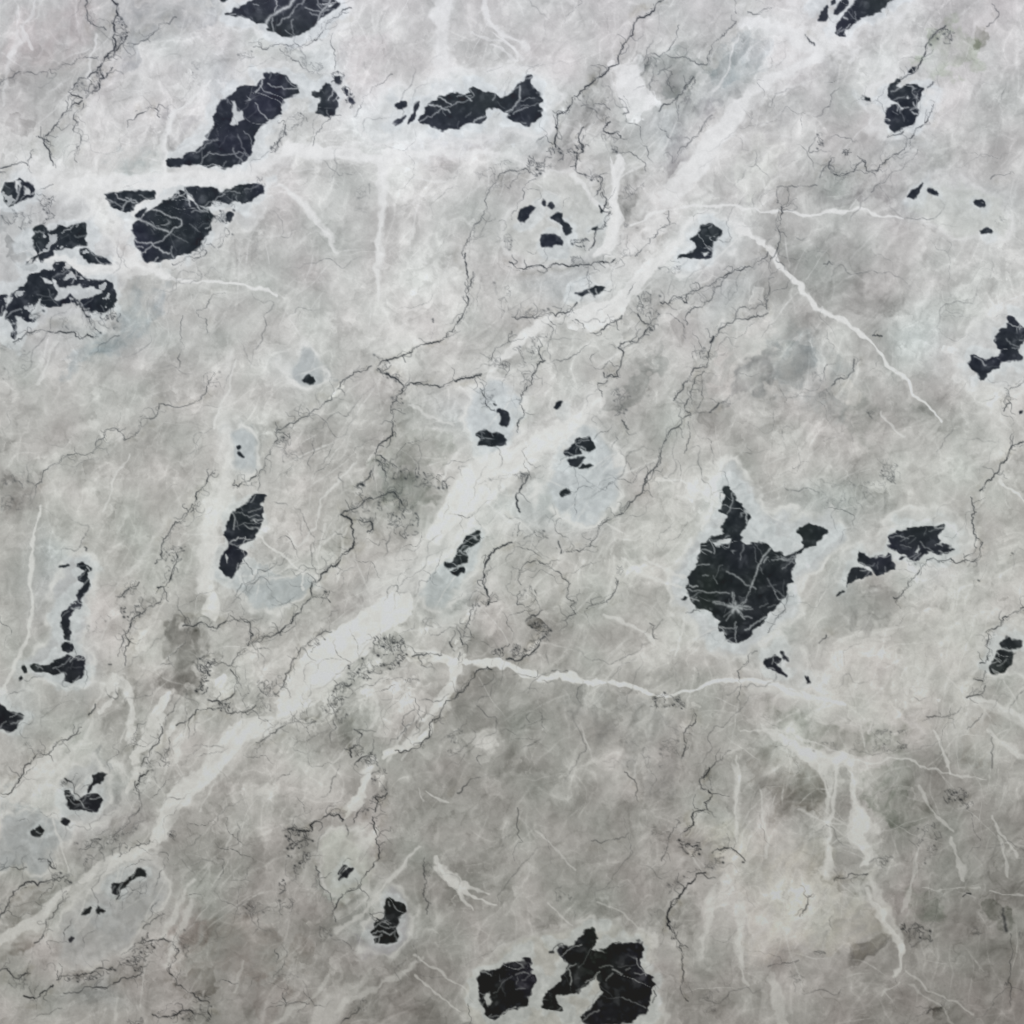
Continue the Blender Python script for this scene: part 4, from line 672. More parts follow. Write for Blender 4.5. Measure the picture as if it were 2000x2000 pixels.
for a in [
 (0,0,"800,130 880,100 960,180 960,300 900,400 830,460 770,500 740,480 850,350 850,200",.85),
 (0,0,"700,520 780,520 780,620 720,710 640,730 620,640",.8), (0,0,"520,690 600,600 700,540 660,640 620,740 560,720",.5),
 (0,0,"270,1450 420,1480 420,1640 330,1700 290,1600",.7), (0,0,"0,1560 60,1570 180,1600 250,1660 200,1750 60,1700 0,1720",.5),
 (0,0,"1600,1510 1780,1540 1760,1640 1700,1700 1600,1680",.8), (0,0,"1500,1800 1700,1700 1760,1760 1640,1900 1450,1932",.5),
 (0,0,"1440,460 1560,470 1540,600 1450,600",.3), (0,0,"1790,400 1900,380 1932,460 1850,600 1800,480",.45),
 (1,0,"370,460 500,470 520,560 440,600 380,560",.6), (1,0,"570,540 660,540 700,640 760,760 740,860 690,800 650,680 560,620",.85),
 (1,0,"180,340 340,340 400,480 320,620 250,520 210,420",.4), (1,0,"130,880 340,830 420,900 300,980 200,1000",.6), (1,0,"90,1150 200,980 240,1000 150,1150",.7),
 (1,0,"0,1330 80,1340 70,1440 0,1500",.6), (1,0,"720,1400 860,1380 860,1560 820,1680 720,1600",.3),
 (1,0,"1640,1300 1932,1180 1932,1400 1750,1450",.35), (1,0,"1800,1650 1932,1640 1932,1900 1830,1850",.5),
 (2,0,"120,1180 300,1110 420,1100 540,1080 540,1150 480,1200 420,1180 340,1240 180,1340 100,1270",.9),
 (2,0,"460,1060 550,950 640,900 560,1010 540,1130 470,1120",.6), (2,0,"500,1290 620,1310 700,1340 680,1370 560,1360",.8),
 (2,0,"830,1400 1000,1380 1000,1430 920,1560 880,1700 850,1780 840,1560",.5), (2,0,"980,430 1160,400 1180,480 1050,520 990,490",.4),
 (2,0,"1250,700 1380,570 1390,640 1330,700",.75), (2,0,"430,1810 560,1790 600,1840 560,1900 440,1850",.8), (2,0,"740,1080 800,1100 800,1160 750,1160",.8),
 (2,0,"520,720 720,700 760,800 700,920 560,900",.3), (2,0,"650,1000 860,1040 820,1150 700,1080",.45), (2,0,"740,1780 900,1760 980,1932 800,1932",.35),
 (3,0,"1200,250 1300,190 1420,240 1380,340 1300,330 1190,420 1170,380",.7), (3,0,"320,1000 400,980 450,1100 370,1140",.7), (3,0,"540,1140 600,1110 640,1150 580,1190",.8),
 (3,0,"1700,1600 1800,1650 1780,1720 1700,1700",.3), (3,0,"700,720 770,725 760,770 700,765",.4),
 (0,1,"640,400 880,380 920,450 860,560 700,640 640,520",.8), (0,1,"190,360 330,360 330,450 230,500",.8), (0,1,"430,480 640,420 650,560 450,560",.35), (0,1,"0,1680 240,1600 240,1932 0,1932",.4),
 (0,1,"1450,1850 1500,1780 1530,1850 1480,1932",.4), (0,1,"0,640 230,720 200,900 0,960",.25), (0,1,"1500,960 1640,850 1680,900 1600,1090 1500,1070",.3),
 (1,1,"150,1290 250,1270 280,1430 180,1470 120,1420",.75), (1,1,"180,1450 340,1470 300,1600 100,1560",.35), (1,1,"1000,1060 1130,980 1150,1060 1060,1160",.5),
 (1,1,"890,1480 1000,1540 1180,1620 1440,1640 1500,1780 1400,1760 1200,1740 1000,1680 900,1560",.7), (1,1,"720,1700 830,1690 820,1820 760,1810",.7),
 (1,1,"850,1800 1000,1760 1120,1820 1250,1932 680,1932 700,1890",.55), (1,1,"1680,980 1760,960 1850,1040 1800,1150 1700,1120",.35), (1,1,"1760,760 1932,780 1932,900 1820,880",.6), (1,1,"880,730 1080,820 1120,960 1000,940 900,860",.5),
 (1,1,"1780,180 1932,200 1932,420 1850,420",.4), (1,1,"1600,1700 1932,1640 1932,1760 1800,1780",.35),
 (2,1,"950,250 1150,280 1130,440 1090,560 1030,570 950,440 850,430 940,340",.6), (2,1,"0,700 250,560 320,640 200,760 60,880 0,860",.5), (2,1,"700,1060 860,950 900,1050 860,1220 730,1210",.5),
 (2,1,"60,380 300,400 200,470 0,480",.6), (2,1,"20,880 180,880 150,1000 90,1050 60,1000",.5), (2,1,"1380,720 1480,680 1480,850 1360,900",.45), (2,1,"1220,1090 1400,1000 1400,1200 1280,1200",.3),
 (2,1,"0,1640 130,1630 110,1760 0,1730",.6), (2,1,"560,0 600,60 450,60 440,0",.7), (2,1,"1150,20 1280,30 1280,120 1200,150 1100,90",.5),
 (3,1,"740,1480 880,1460 960,1560 1050,1660 1000,1740 860,1680 780,1600",.55), (3,1,"290,850 460,900 480,1080 350,1100",.3), (3,1,"400,1700 900,1700 900,1932 400,1932",.28), (3,1,"740,1150 820,1130 790,1230 740,1240",.5),
 (0,2,"1170,400 1230,260 1400,240 1400,330 1330,400 1300,520 1180,580 1250,450 1230,350",.6), (0,2,"930,600 1060,520 1080,560 1000,640 900,660",.6), (0,2,"900,720 1060,700 1060,800 990,830 920,830",.85),
 (0,2,"1010,640 1200,640 1240,700 1100,760 1020,720",.4), (0,2,"1450,1130 1540,1080 1640,1110 1580,1230 1570,1350 1500,1400 1440,1370 1500,1300 1500,1200",.95), (0,2,"1640,1430 1740,1430 1720,1530 1660,1500",.8),
 (0,2,"1060,1880 1170,1800 1290,1780 1280,1932 1060,1932",.6), (0,2,"620,780 850,780 870,900 660,920",.25), (0,2,"100,1750 400,1700 400,1800 300,1850",.3),
 (1,2,"780,40 880,40 900,150 830,150",.8), (1,2,"980,0 1240,0 1230,180 1100,220 960,170 1000,80",.65), (1,2,"300,1050 420,960 560,900 560,930 420,1060",.6), (1,2,"0,1240 220,1220 240,1310 150,1420 0,1420",.6), (1,2,"0,1400 140,1420 130,1560 0,1560",.35),
 (1,2,"850,1040 870,960 920,920 1110,920 1140,1080 1060,1200 960,1180 920,1100",.95), (1,2,"680,1160 800,1100 950,1130 1050,1190 900,1240 760,1330 690,1250",.8), (1,2,"570,1350 660,1280 740,1290 700,1360 640,1480 560,1480",.7), (1,2,"1120,1230 1260,1220 1240,1290 1120,1290",.5),
 (1,2,"1740,1060 1932,980 2010,1010 1960,1090 1780,1110",.85), (1,2,"690,1760 780,1740 900,1820 940,1932 840,1932 730,1840",.7), (1,2,"450,1470 600,1430 720,1560 640,1600 500,1500",.55), (1,2,"1450,1620 1560,1640 1560,1840 1440,1820",.4), (1,2,"1600,690 1760,660 1740,720 1620,740",.6), (1,2,"1200,700 1400,780 1400,900 1280,940",.3),
 (2,2,"0,170 60,130 300,130 300,200 120,190 30,250",.5), (2,2,"120,830 250,830 300,880 270,1000 220,960 160,930",.9), (2,2,"0,1030 90,1000 200,930 220,970 130,1080 0,1110",.75), (2,2,"1040,1480 1040,1390 1200,1330 1310,1420 1310,1500 1180,1480",.8), (2,2,"60,560 190,540 170,700 60,720",.4), (2,2,"620,1740 1000,1700 1150,1932 700,1932",.25), (2,2,"1150,1600 1320,1620 1320,1860 1100,1860",.35),
 (2,2,"1320,400 1380,440 1350,500 1320,540",.3), (2,2,"780,390 850,420 830,480 780,480",.5),
 (3,2,"800,1640 1050,1640 1050,1780 900,1850 780,1820",.5), (3,2,"1700,1600 1932,1620 1932,1720",.25), (3,2,"300,1740 700,1720 720,1800 300,1800",.3), (3,2,"1640,880 1720,900 1700,980 1640,1000",.5), (3,2,"1040,340 1200,370 1140,440 1060,420",.4),
 (0,3,"1000,60 1140,0 1200,60 1060,200 1020,340 1120,360 1000,500 900,520 960,420",.4), (0,3,"560,560 700,540 920,480 1000,600 800,700 640,780 560,720",.45), (0,3,"1240,470 1330,470 1340,560 1280,540",.75), (0,3,"430,780 560,800 540,870 300,880 320,840",.75), (0,3,"430,1590 860,1500 880,1560 700,1600 430,1650",.75),
 (0,3,"880,1450 940,1380 1120,1240 1160,1320 1180,1400 1120,1530 980,1560 900,1520",.8), (0,3,"1240,1100 1060,1260 1090,1180 1200,1090",.5), (0,3,"1280,1200 1400,1180 1440,1320 1420,1440 1320,1330",.4), (0,3,"1440,1680 1600,1700 1600,1900 1500,1840",.5), (0,3,"1150,1840 1420,1820 1590,1880 1580,1932 1300,1900",.6), (0,3,"1820,1000 1932,1000 1932,1140 1820,1160",.6), (0,3,"450,60 520,80 500,160 450,130",.6), (0,3,"30,1600 220,1540 240,1680 60,1660",.4), (0,3,"920,1900 1080,1880 1100,1960 920,1960",.6),
 (1,3,"190,470 260,440 420,470 430,560 360,620 440,640 360,760 300,860 180,860 280,760 210,650 250,580",.85), (1,3,"160,860 220,860 230,960 180,990",.7), (1,3,"850,0 990,0 1000,200 920,330 800,330 880,220",.6), (1,3,"450,700 500,900 600,1050 560,1070 420,900",.35), (1,3,"160,1000 300,980 260,1150 150,1110",.55), (1,3,"0,1000 180,1080 0,1160",.4), (1,3,"1240,700 1330,680 1320,1080 1250,1000",.3), (1,3,"120,1500 320,1540 240,1860 150,1740",.25), (1,3,"740,1800 820,1720 860,1800 760,1880",.4), (1,3,"440,1180 600,1220 560,1330 480,1320",.45),
 (2,3,"1230,540 1420,560 1420,660 1330,680 1300,750 1260,700 1280,620",.95), (2,3,"1420,40 1520,60 1540,180 1440,170",.4), (2,3,"1400,720 1600,660 1600,740 1480,800 1300,900 1180,960 1150,880 1300,780",.5), (2,3,"1190,1240 1260,1280 1270,1380 1200,1310",.7), (2,3,"1000,1040 1110,1040 1100,1260 1000,1240",.25), (2,3,"320,900 480,880 440,1010 320,1010",.35), (2,3,"1360,1700 1640,1650 1640,1800 1400,1900",.3), (2,3,"1040,420 1150,480 1120,560 1060,540",.35),
 (3,3,"1320,170 1420,140 1580,180 1560,310 1400,300 1330,270",.75), (3,3,"980,1180 1120,1160 1280,1260 1240,1320 1080,1360 1040,1280",.85), (3,3,"1100,430 1320,400 1310,640 1180,720 1120,620",.45), (3,3,"340,1340 430,1380 420,1430 340,1420",.5), (3,3,"150,1520 330,1560 280,1760 180,1750",.35), (3,3,"1520,1190 1640,1200 1640,1260 1540,1260",.5), (3,3,"1690,1650 1850,1600 1800,1650",.6), (3,3,"760,690 980,640 860,780 760,770",.45), (3,3,"1850,1200 1932,1250 1932,1320 1860,1290",.4),
 ]: scribble(*a)

# ---- everywhere: faint dark seams and thin pale threads that follow the grain
LT = np.zeros((NV, NV))
def walk(n, kmin, kmax, hmin, hmax, steps, target, wobble, st, box=(-5, 2005, -5, 2005), spread=.38, ang=-52):
    global STY, LT
    keep = STY
    if target == 'light': STY = LT
    flow_x = 0
    for _ in range(n):
        x, y = rng.uniform(box[0], box[1]), rng.uniform(box[2], box[3])
        h = math.radians(ang) + rng.normal() * spread if rng.random() < .75 else rng.uniform(0, 6.283)
        h0 = h; kk = rng.uniform(kmin, kmax); hw = rng.uniform(hmin, hmax); n_s = rng.integers(*steps)
        for i in range(n_s):
            h = h0 + (h - h0) * .82 + rng.normal() * wobble
            x2, y2 = x + math.cos(h) * st, y + math.sin(h) * st
            f = math.sin(math.pi * (i + .5) / n_s)
            stroke((x, y), (x2, y2), hw * rng.uniform(.7, 1.2), kk * f * rng.uniform(.4, 1.1))
            x, y = x2, y2
    if target == 'light': LT = STY; STY = keep
walk(420, .08, .30, .7, 1.3, (8, 34), 'dark', .42, 4.5)
walk(60, .20, .42, .8, 1.4, (20, 60), 'dark', .45, 4.5)
walk(520, .10, .42, .8, 1.9, (6, 26), 'light', .16, 6.0)
walk(120, .2, .5, 1.0, 2.6, (8, 30), 'light', .14, 7.0)
walk(110, .3, .8, .9, 2.0, (6, 24), 'light', .12, 7.0, (1380, 2005, 1380, 2005), 1.1, -80)
walk(80, .3, .8, .9, 2.2, (8, 26), 'light', .12, 7.0, (150, 760, 900, 1900), .25, -60)
walk(60, .3, .8, .9, 2.0, (8, 24), 'light', .12, 7.0, (500, 1050, 0, 700), .7, -60)
walk(60, .3, .8, .9, 2.0, (8, 24), 'light', .12, 7.0, (1000, 1700, 900, 1400), .5, -10)
walk(50, .3, .8, .9, 2.0, (8, 24), 'light', .12, 7.0, (0, 500, 0, 620), .6, -50)
walk(150, .25, .6, .7, 1.3, (8, 30), 'dark', .5, 4.0, (450, 1150, 900, 1500), .6, -50)
walk(110, .25, .6, .7, 1.3, (8, 30), 'dark', .5, 4.0, (0, 700, 1200, 2000), .5, -50)
walk(100, .25, .6, .7, 1.3, (8, 30), 'dark', .5, 4.0, (950, 1700, 150, 1000), .5, -50)
walk(70, .4, .95, 1.0, 2.4, (8, 26), 'light', .10, 7.0, (480, 1180, 720, 1400), .2, -42)
walk(50, .4, .95, 1.0, 2.2, (8, 26), 'light', .10, 7.0, (1130, 1650, 90, 640), .2, -48)
walk(40, .4, .9, 1.0, 2.4, (8, 26), 'light', .10, 7.0, (40, 520, 1250, 1850), .2, -48)
walk(40, .4, .9, 1.0, 2.2, (8, 26), 'light', .10, 7.0, (100, 1000, 270, 380), .15, -3)
C = C * (1 - .75 * LT[..., None]) + WHITE * .75 * LT[..., None]

# ---- dark hairlines: strength, half width, tile, path; part flag for the ones that read clearly
HAIR = [
 (.9,1.7,1,0,0,"845,0 885,30 890,110 855,180 850,280 870,330 830,400 770,480 740,510"), (.85,1.7,1,0,0,"960,270 935,320 880,380 820,450"),
 (.45,1.1,0,0,0,"960,330 1050,325 1150,260 1200,180 1330,130"), (.7,1.4,1,0,0,"740,510 640,590 560,640 515,695 560,720 620,740"), (.8,1.8,1,0,0,"750,510 785,590 740,680 660,710 650,740"), (.7,1.5,0,0,0,"850,510 790,590"),
 (.75,1.4,1,0,0,"620,760 560,780 480,850 430,940 370,1000 330,1040 350,1110 380,1190 400,1250"), (.5,1.2,0,0,0,"630,780 560,860 590,920 550,980 610,1020 600,1100 560,1190 580,1225"),
 (.45,1.1,0,0,0,"-20,645 100,580 200,540 330,540 500,480 620,440 740,430"), (.5,1.2,0,0,0,"660,-10 660,100 710,190 800,225"), (.6,1.2,0,0,0,"1020,890 1080,850 1130,805 1190,830 1205,885"),
 (.7,1.4,0,0,0,"-20,1290 50,1260 210,1250"), (.6,1.3,0,0,0,"250,1130 235,1190 205,1215"), (.4,1,0,0,0,"400,1390 300,1430"), (.8,1.8,0,0,0,"290,1030 330,1060 370,1070"), (.8,1.8,0,0,0,"0,1300 40,1300"),
 (.65,1.3,1,1,0,"720,60 620,130 560,170 500,240 430,310 370,345"), (.5,1.1,0,1,0,"-20,355 120,350 180,330 300,330 350,360"), (.5,1.1,0,1,0,"180,370 230,420 330,470 390,540"),
 (.4,1.1,0,1,0,"430,1100 440,1040 500,960 560,900 640,870"), (.6,1.4,0,1,0,"220,940 210,1020 160,1100 110,1150"), (.35,1,0,1,0,"740,880 800,780 900,650 1030,560"), (.4,1,0,1,0,"580,250 600,420 590,540"),
 (.5,1.2,0,1,0,"1900,1290 1850,1310 1760,1430 1740,1550 1680,1680 1620,1760 1580,1850 1560,1932"), (.8,1.4,1,1,1,"1580,-20 1590,100 1600,230 1590,300 1580,400 1550,470 1500,530 1440,580 1350,650 1260,670 1200,690 1170,730 1060,770 990,790 920,830"),
 (.6,1.3,0,1,1,"1640,120 1625,200 1600,240"), (.9,1.5,1,2,0,"1150,-10 1080,50 1000,130 920,170 910,250 860,320 800,420 750,500 700,560 600,630 500,720 450,790 380,850 330,960 325,1050 330,1110"),
 (.8,1.5,1,2,0,"540,960 500,1040 540,1100 490,1170 480,1230 520,1310 600,1340 680,1340 670,1420 640,1470"), (.8,1.5,1,2,0,"740,920 690,970 740,1010 820,1040"), (.75,1.5,1,2,0,"680,1450 710,1520 670,1600 740,1600 700,1650 690,1720 620,1800 600,1870 580,1890"),
 (.5,1.6,0,2,0,"810,740 860,800 880,850 840,860"), (.4,1,0,2,0,"520,800 700,790 740,830"), (.5,1.2,1,2,0,"1690,160 1620,230 1540,310 1500,380 1480,480 1410,490 1280,430 1150,400"), (.35,1,0,2,0,"1680,0 1690,100"), (.45,1.1,0,2,0,"1960,60 1900,70 1830,110 1780,90"),
 (.65,1.3,1,2,0,"1370,580 1300,660 1240,740 1170,790 1110,840"), (.4,1.1,0,2,0,"1260,190 1250,280 1170,390 1010,420 980,480"), (.45,1.2,0,2,0,"1100,560 1150,520 1210,560 1170,620 1220,700"), (.6,2.2,0,2,0,"1055,600 1040,680"),
 (.45,1.4,0,2,0,"1510,870 1420,990 1320,1100 1200,1230"), (.4,1.2,0,2,0,"750,1100 790,1160 900,1150 960,1200 1010,1290"), (.4,1.1,0,2,0,"180,1350 100,1400 40,1530 0,1660"), (.55,1.2,0,2,0,"-30,1290 100,1270 180,1330"),
 (.45,1.2,0,2,0,"1180,1590 1190,1700 1100,1760 1000,1860 930,1932"), (.8,1.4,1,2,1,"-20,45 0,50 90,100 190,70 260,95 380,60 440,80 600,65 680,40 780,20"), (.45,1.1,0,2,1,"780,60 900,0"),
 (.75,1.6,1,3,0,"1340,195 1280,230 1200,330 1160,440 1130,520 1080,560 1000,600 950,660"), (.65,1.3,1,3,0,"1250,790 1220,870 1160,950 1100,1010 1040,1110 970,1160 860,1240 770,1300 740,1260 710,1210 680,1240 600,1310 540,1330 460,1270 480,1200"), (.55,1.3,0,3,0,"390,1340 400,1300 440,1250"),
 (.4,1.1,0,3,0,"370,1400 180,1400 70,1410 70,1530 140,1550 150,1420"), (.6,1.3,1,3,0,"100,1560 100,1650 70,1720 90,1770 70,1880 50,1932"), (.5,1.2,0,3,1,"50,0 20,20 15,250 -10,400"), (.4,1.2,0,3,0,"1690,30 1740,90 1700,170 1650,200"),
 (.6,1.6,0,3,0,"280,260 310,300 350,340"), (.35,1.1,0,3,0,"1130,1130 1020,1270 780,1450"), (.4,1.2,0,3,0,"1680,1350 1740,1315 1860,1310"), (.6,1.8,0,3,0,"1205,660 1245,620"), (.6,1.4,0,3,0,"900,1035 960,1020 1020,995"),
 (.75,1.5,1,0,1,"100,650 200,580 330,560 440,570 560,575 660,590 700,610"), (.8,2,0,0,1,"560,330 620,390 680,460"), (.35,1.2,0,0,1,"900,600 820,640 710,740"), (.4,1.1,0,0,1,"1380,450 1360,570 1390,700 1340,770 1350,850"), (.35,1.1,0,0,1,"1700,280 1600,300 1560,390 1480,420 1560,480 1560,590"),
 (.5,1.2,1,0,1,"1620,880 1570,950 1550,1040 1460,1110 1200,1115 1180,1210 1060,1240 1060,1290 1020,1360 940,1390 890,1310 800,1310 790,1370 720,1460 610,1500 510,1500 400,1580 330,1620 270,1780"), (.7,1.4,1,0,1,"1620,1640 1550,1730 1480,1790 1470,1880 1440,1932"), (.7,1.3,0,0,1,"1932,1660 1800,1740 1760,1730 1770,1690"), (.6,1.4,0,0,1,"1300,60 1430,0 1560,-30"),
 (.65,1.4,1,1,1,"1932,570 1850,680 1800,710 1780,780 1750,800"), (.85,1.5,1,1,1,"1700,890 1600,920 1480,950 1370,980 1280,970 1160,960 1120,990 1060,1090 1040,1200 1010,1370 930,1420 900,1500 980,1540"), (.9,1.8,1,1,1,"920,850 940,880 1000,890 1060,930 1120,990"),
 (.55,1.3,1,1,1,"870,830 800,870 690,920 650,950 560,1090 430,1170 340,1220 230,1280 150,1330 130,1430 70,1560 0,1660"), (.8,2.6,0,1,1,"765,1735 810,1730"), (.6,1.5,0,1,1,"870,1620 830,1690 790,1730"), (.7,1.5,1,1,1,"640,1950 690,1925 800,1870 900,1830 1000,1780 1090,1840 1110,1932"), (.9,2.4,0,1,1,"985,785 995,790"), (.9,2.8,0,1,1,"985,888 995,892"), (.7,2.2,0,1,1,"1335,475 1338,500"),
 (.6,1.4,0,1,1,"910,1540 970,1620 975,1700"), (.8,2.2,0,1,1,"1410,1700 1440,1750"), (.6,1.2,0,1,1,"1690,1000 1740,1130 1800,1160"), (.8,2,0,1,1,"1795,1115 1810,1125"),
 (.65,1.4,1,2,1,"490,350 410,430 250,430 80,460 0,460"), (.7,1.6,1,2,1,"830,450 770,500 700,540 590,580"), (.6,1.5,0,2,1,"480,480 550,550"), (.7,1.3,1,2,1,"1120,350 1220,320 1320,355 1340,270 1450,230 1600,160 1680,100 1760,80"), (.5,1.1,0,2,1,"1760,80 1850,40 1932,-30"),
 (.5,1.2,0,2,1,"1640,120 1580,220 1510,320 1400,390 1320,440 1320,520"), (.6,1.3,1,2,1,"1932,430 1780,480 1620,510 1560,560 1510,640 1480,730 1470,840 1350,890 1290,1010 1220,1090"), (.8,2.4,0,2,1,"1520,610 1500,650"), (.55,1.2,1,2,1,"1450,870 1360,1000 1320,1100 1310,1170 1350,1190"), (.35,1.1,0,2,1,"1430,940 1430,1050 1400,1150"), (.45,1.2,0,2,1,"1680,480 1700,420 1830,400 1932,330"),
 (.6,1.3,1,2,1,"1350,1200 1200,1310 1150,1400 1120,1490 1070,1610 990,1740 930,1830 870,1900 850,1932"), (.7,1.6,1,2,1,"1120,1490 1070,1610 990,1740"), (.6,1.2,1,2,2,"840,10 720,60 650,100 630,200 590,260 510,300 410,300"), (.4,1.1,0,2,1,"1330,1250 1330,1400 1300,1490"),
 (.75,1.4,1,2,1,"820,660 940,655 990,600 1010,560 1040,540 1000,510 950,440"), (.7,1.4,1,2,1,"820,660 800,690 840,740 820,830 790,880 800,910 700,920 690,880"), (.65,1.4,0,2,1,"720,940 650,960 650,1000 680,1060"), (.7,1.4,1,2,1,"200,680 250,790 160,890 150,970 80,1030 60,1120 90,1170 50,1240 40,1330"),
 (.75,1.7,1,2,1,"70,1640 130,1650 90,1720 60,1760 60,1932"), (.6,1.8,0,2,1,"1490,1180 1560,1110"), (.5,1.5,0,2,1,"830,1240 880,1310"), (.6,2.2,0,2,1,"1035,540 1060,560"),
 (.6,1.3,1,3,1,"1960,930 1932,940 1830,1000 1800,1060 1830,1110 1780,1170"), (.8,1.4,1,3,1,"1960,1410 1832,1450 1800,1540 1720,1640 1640,1720 1600,1770"), (.55,1.2,0,3,1,"1530,1820 1540,1860 1560,1932"), (.6,1.2,1,3,2,"1570,0 1540,60 1550,150 1620,230 1600,320 1540,375 1450,380 1380,350 1200,360 1130,470 1060,560 950,650"), (.5,1.1,0,3,2,"1570,180 1560,300 1480,340"),
 (.45,1.2,0,3,1,"1830,1450 1835,1400 1850,1340"), (.5,1.3,0,3,1,"420,60 460,40 490,65"), (.7,1.4,0,3,1,"790,600 860,605"), (.5,1.4,0,3,1,"650,780 650,870 600,920 520,930 480,980"),
 (.7,1.4,1,0,2,"1450,-60 1410,20 1300,110 1230,230 1225,350 1170,390"), (.8,1.7,1,0,2,"1390,290 1330,310 1320,400 1290,490 1250,560 1190,570"), (.6,1.4,0,0,2,"1050,530 960,590 890,640"), (.55,1.3,1,0,2,"1240,600 1210,680 1100,730 1010,800 980,880 920,940 890,1090"), (.6,1.3,0,0,2,"970,890 965,1010 945,1160"), (.8,2,0,0,2,"1000,800 980,870"),
 (.7,1.4,1,0,2,"1380,860 1440,860 1520,830 1640,880 1680,840 1770,805 1840,820 1890,870 1910,930 1870,1010 1932,980 2000,935"), (.5,1.2,0,0,2,"1850,1030 1790,1090 1740,1160 1620,1130 1500,1100"), (.7,1.5,1,0,2,"1740,1190 1790,1250 1770,1330 1740,1400 1660,1440 1570,1420"), (.65,1.3,1,0,2,"1932,1460 1880,1500 1740,1520 1660,1480 1550,1490 1440,1550 1330,1610"),
 (.6,1.5,0,0,2,"720,1450 670,1530"), (.6,1.4,1,0,2,"590,1650 480,1720 400,1780 320,1830 240,1880 180,1932"), (.7,1.4,0,0,3,"180,0 170,50 140,110 60,200 0,190"), (.5,1.3,0,0,2,"1040,1600 1040,1750 1010,1800"), (.55,1.3,0,0,2,"1220,1620 1200,1740 1140,1790 1070,1900 1060,1932"), (.4,1.2,0,0,2,"1280,1700 1270,1800 1250,1900"), (.6,1.8,0,0,2,"820,1150 840,1150"), (.5,1.6,0,0,2,"640,265 655,275 650,290"),
 (.9,1.7,1,1,2,"640,20 720,60 730,160 740,220 730,270 640,350 600,410 490,470"), (.7,1.5,1,1,2,"490,470 420,620 350,710 280,790 220,860 180,910 80,940 0,970"), (.6,1.3,0,1,2,"430,640 490,640 560,680"), (.7,2.6,0,1,2,"520,600 530,605"), (.7,1.6,0,1,2,"780,60 860,70 880,130 840,150"),
 (.5,1.4,0,1,2,"570,905 500,910 420,970 320,1060 270,1130 220,1220 210,1300 150,1380"), (.85,1.7,1,1,2,"1932,230 1800,290 1760,350 1720,440 1710,540 1760,640 1750,700"), (.6,1.4,0,1,2,"1640,700 1590,850 1540,950 1560,1000"), (.6,1.4,0,1,2,"1460,980 1480,1020"), (.4,1.1,0,1,2,"1590,850 1640,950"), (.7,1.8,0,1,2,"720,1300 640,1290 590,1340"),
 (.65,1.3,1,1,2,"1780,1190 1650,1220 1600,1310 1500,1410 1410,1480 1370,1560 1310,1600 1310,1700 1230,1780 1050,1800"), (.5,1.4,0,1,2,"0,1740 110,1670 200,1620 270,1580 370,1600 450,1580"), (.75,1.7,1,1,2,"740,1640 800,1680 780,1760 710,1790 720,1850"), (.7,1.6,0,1,2,"880,1830 800,1850 740,1910"), (.5,1.2,0,1,2,"1530,1120 1540,1060"), (.6,1.5,0,1,2,"1180,1090 1400,1080"),
 (.5,1.2,1,2,2,"70,550 60,470 110,380 170,370 260,410 380,500 440,540 410,640 470,680"), (.5,1.2,0,2,2,"480,680 440,710 480,770 390,820"), (.6,1.3,0,2,2,"560,730 670,690 790,570 800,520"), (.5,1.2,0,2,2,"60,600 40,700 100,720 160,680 170,590"), (.5,1.2,0,2,2,"40,180 60,80"), (.6,1.5,0,2,2,"110,820 200,770 230,740"), (.8,1.6,1,2,2,"-40,1110 0,1110 80,1100 150,1060 210,980 250,940"), (.6,1.6,0,2,2,"350,220 370,310"), (.4,1.6,0,2,2,"300,1200 420,1200"),
 (.55,1.4,1,2,2,"1380,1520 1370,1600 1310,1650 1310,1780 1280,1860"), (.4,1.2,0,2,2,"1700,1200 1730,1300 1700,1400 1720,1440"), (.5,1.3,0,2,2,"1500,1932 1650,1800"), (.45,1.2,0,2,2,"1350,760 1370,740 1420,750"), (.5,1.3,0,2,2,"1850,1050 1700,1200"), (.5,1.6,0,2,2,"1040,840 1060,920 1100,960"),
 (.65,1.4,1,3,2,"1960,710 1932,720 1850,760 1770,800 1760,860 1690,880 1640,910 1660,970 1640,1010 1660,1080 1640,1140 1600,1140"), (.6,1.4,0,3,2,"1640,1200 1620,1280 1550,1260"), (.65,1.5,0,3,2,"1640,1310 1600,1380 1500,1400"), (.45,1.4,0,3,2,"1440,1500 1350,1540 1200,1545"), (.35,1.2,0,3,2,"1620,1520 1500,1640"), (.45,1.2,0,3,2,"150,620 130,700 60,800 0,910"), (.5,1.5,0,3,2,"385,990 440,930"), (.6,2,0,3,2,"1585,515 1595,520"), (.5,2,0,3,2,"1840,310 1850,315"), (.35,1.3,0,3,2,"1690,1700 1690,1932"),
 (.7,1.5,1,0,3,"480,820 330,860 160,890 100,960 40,1070 -10,1150"), (.6,1.4,0,0,3,"290,690 360,690 420,760"), (.55,1.4,1,0,3,"500,930 400,1090 340,1220 260,1320"), (.5,1.3,0,0,3,"1020,100 1050,200 1040,330 950,440 850,520"), (.8,1.8,0,0,3,"1120,20 1060,60 1030,130"), (.7,1.5,0,0,3,"760,540 700,545 650,600"), (.55,1.3,0,0,3,"1130,550 1000,600 900,670"), (.75,1.8,0,0,3,"490,80 560,150 600,220"),
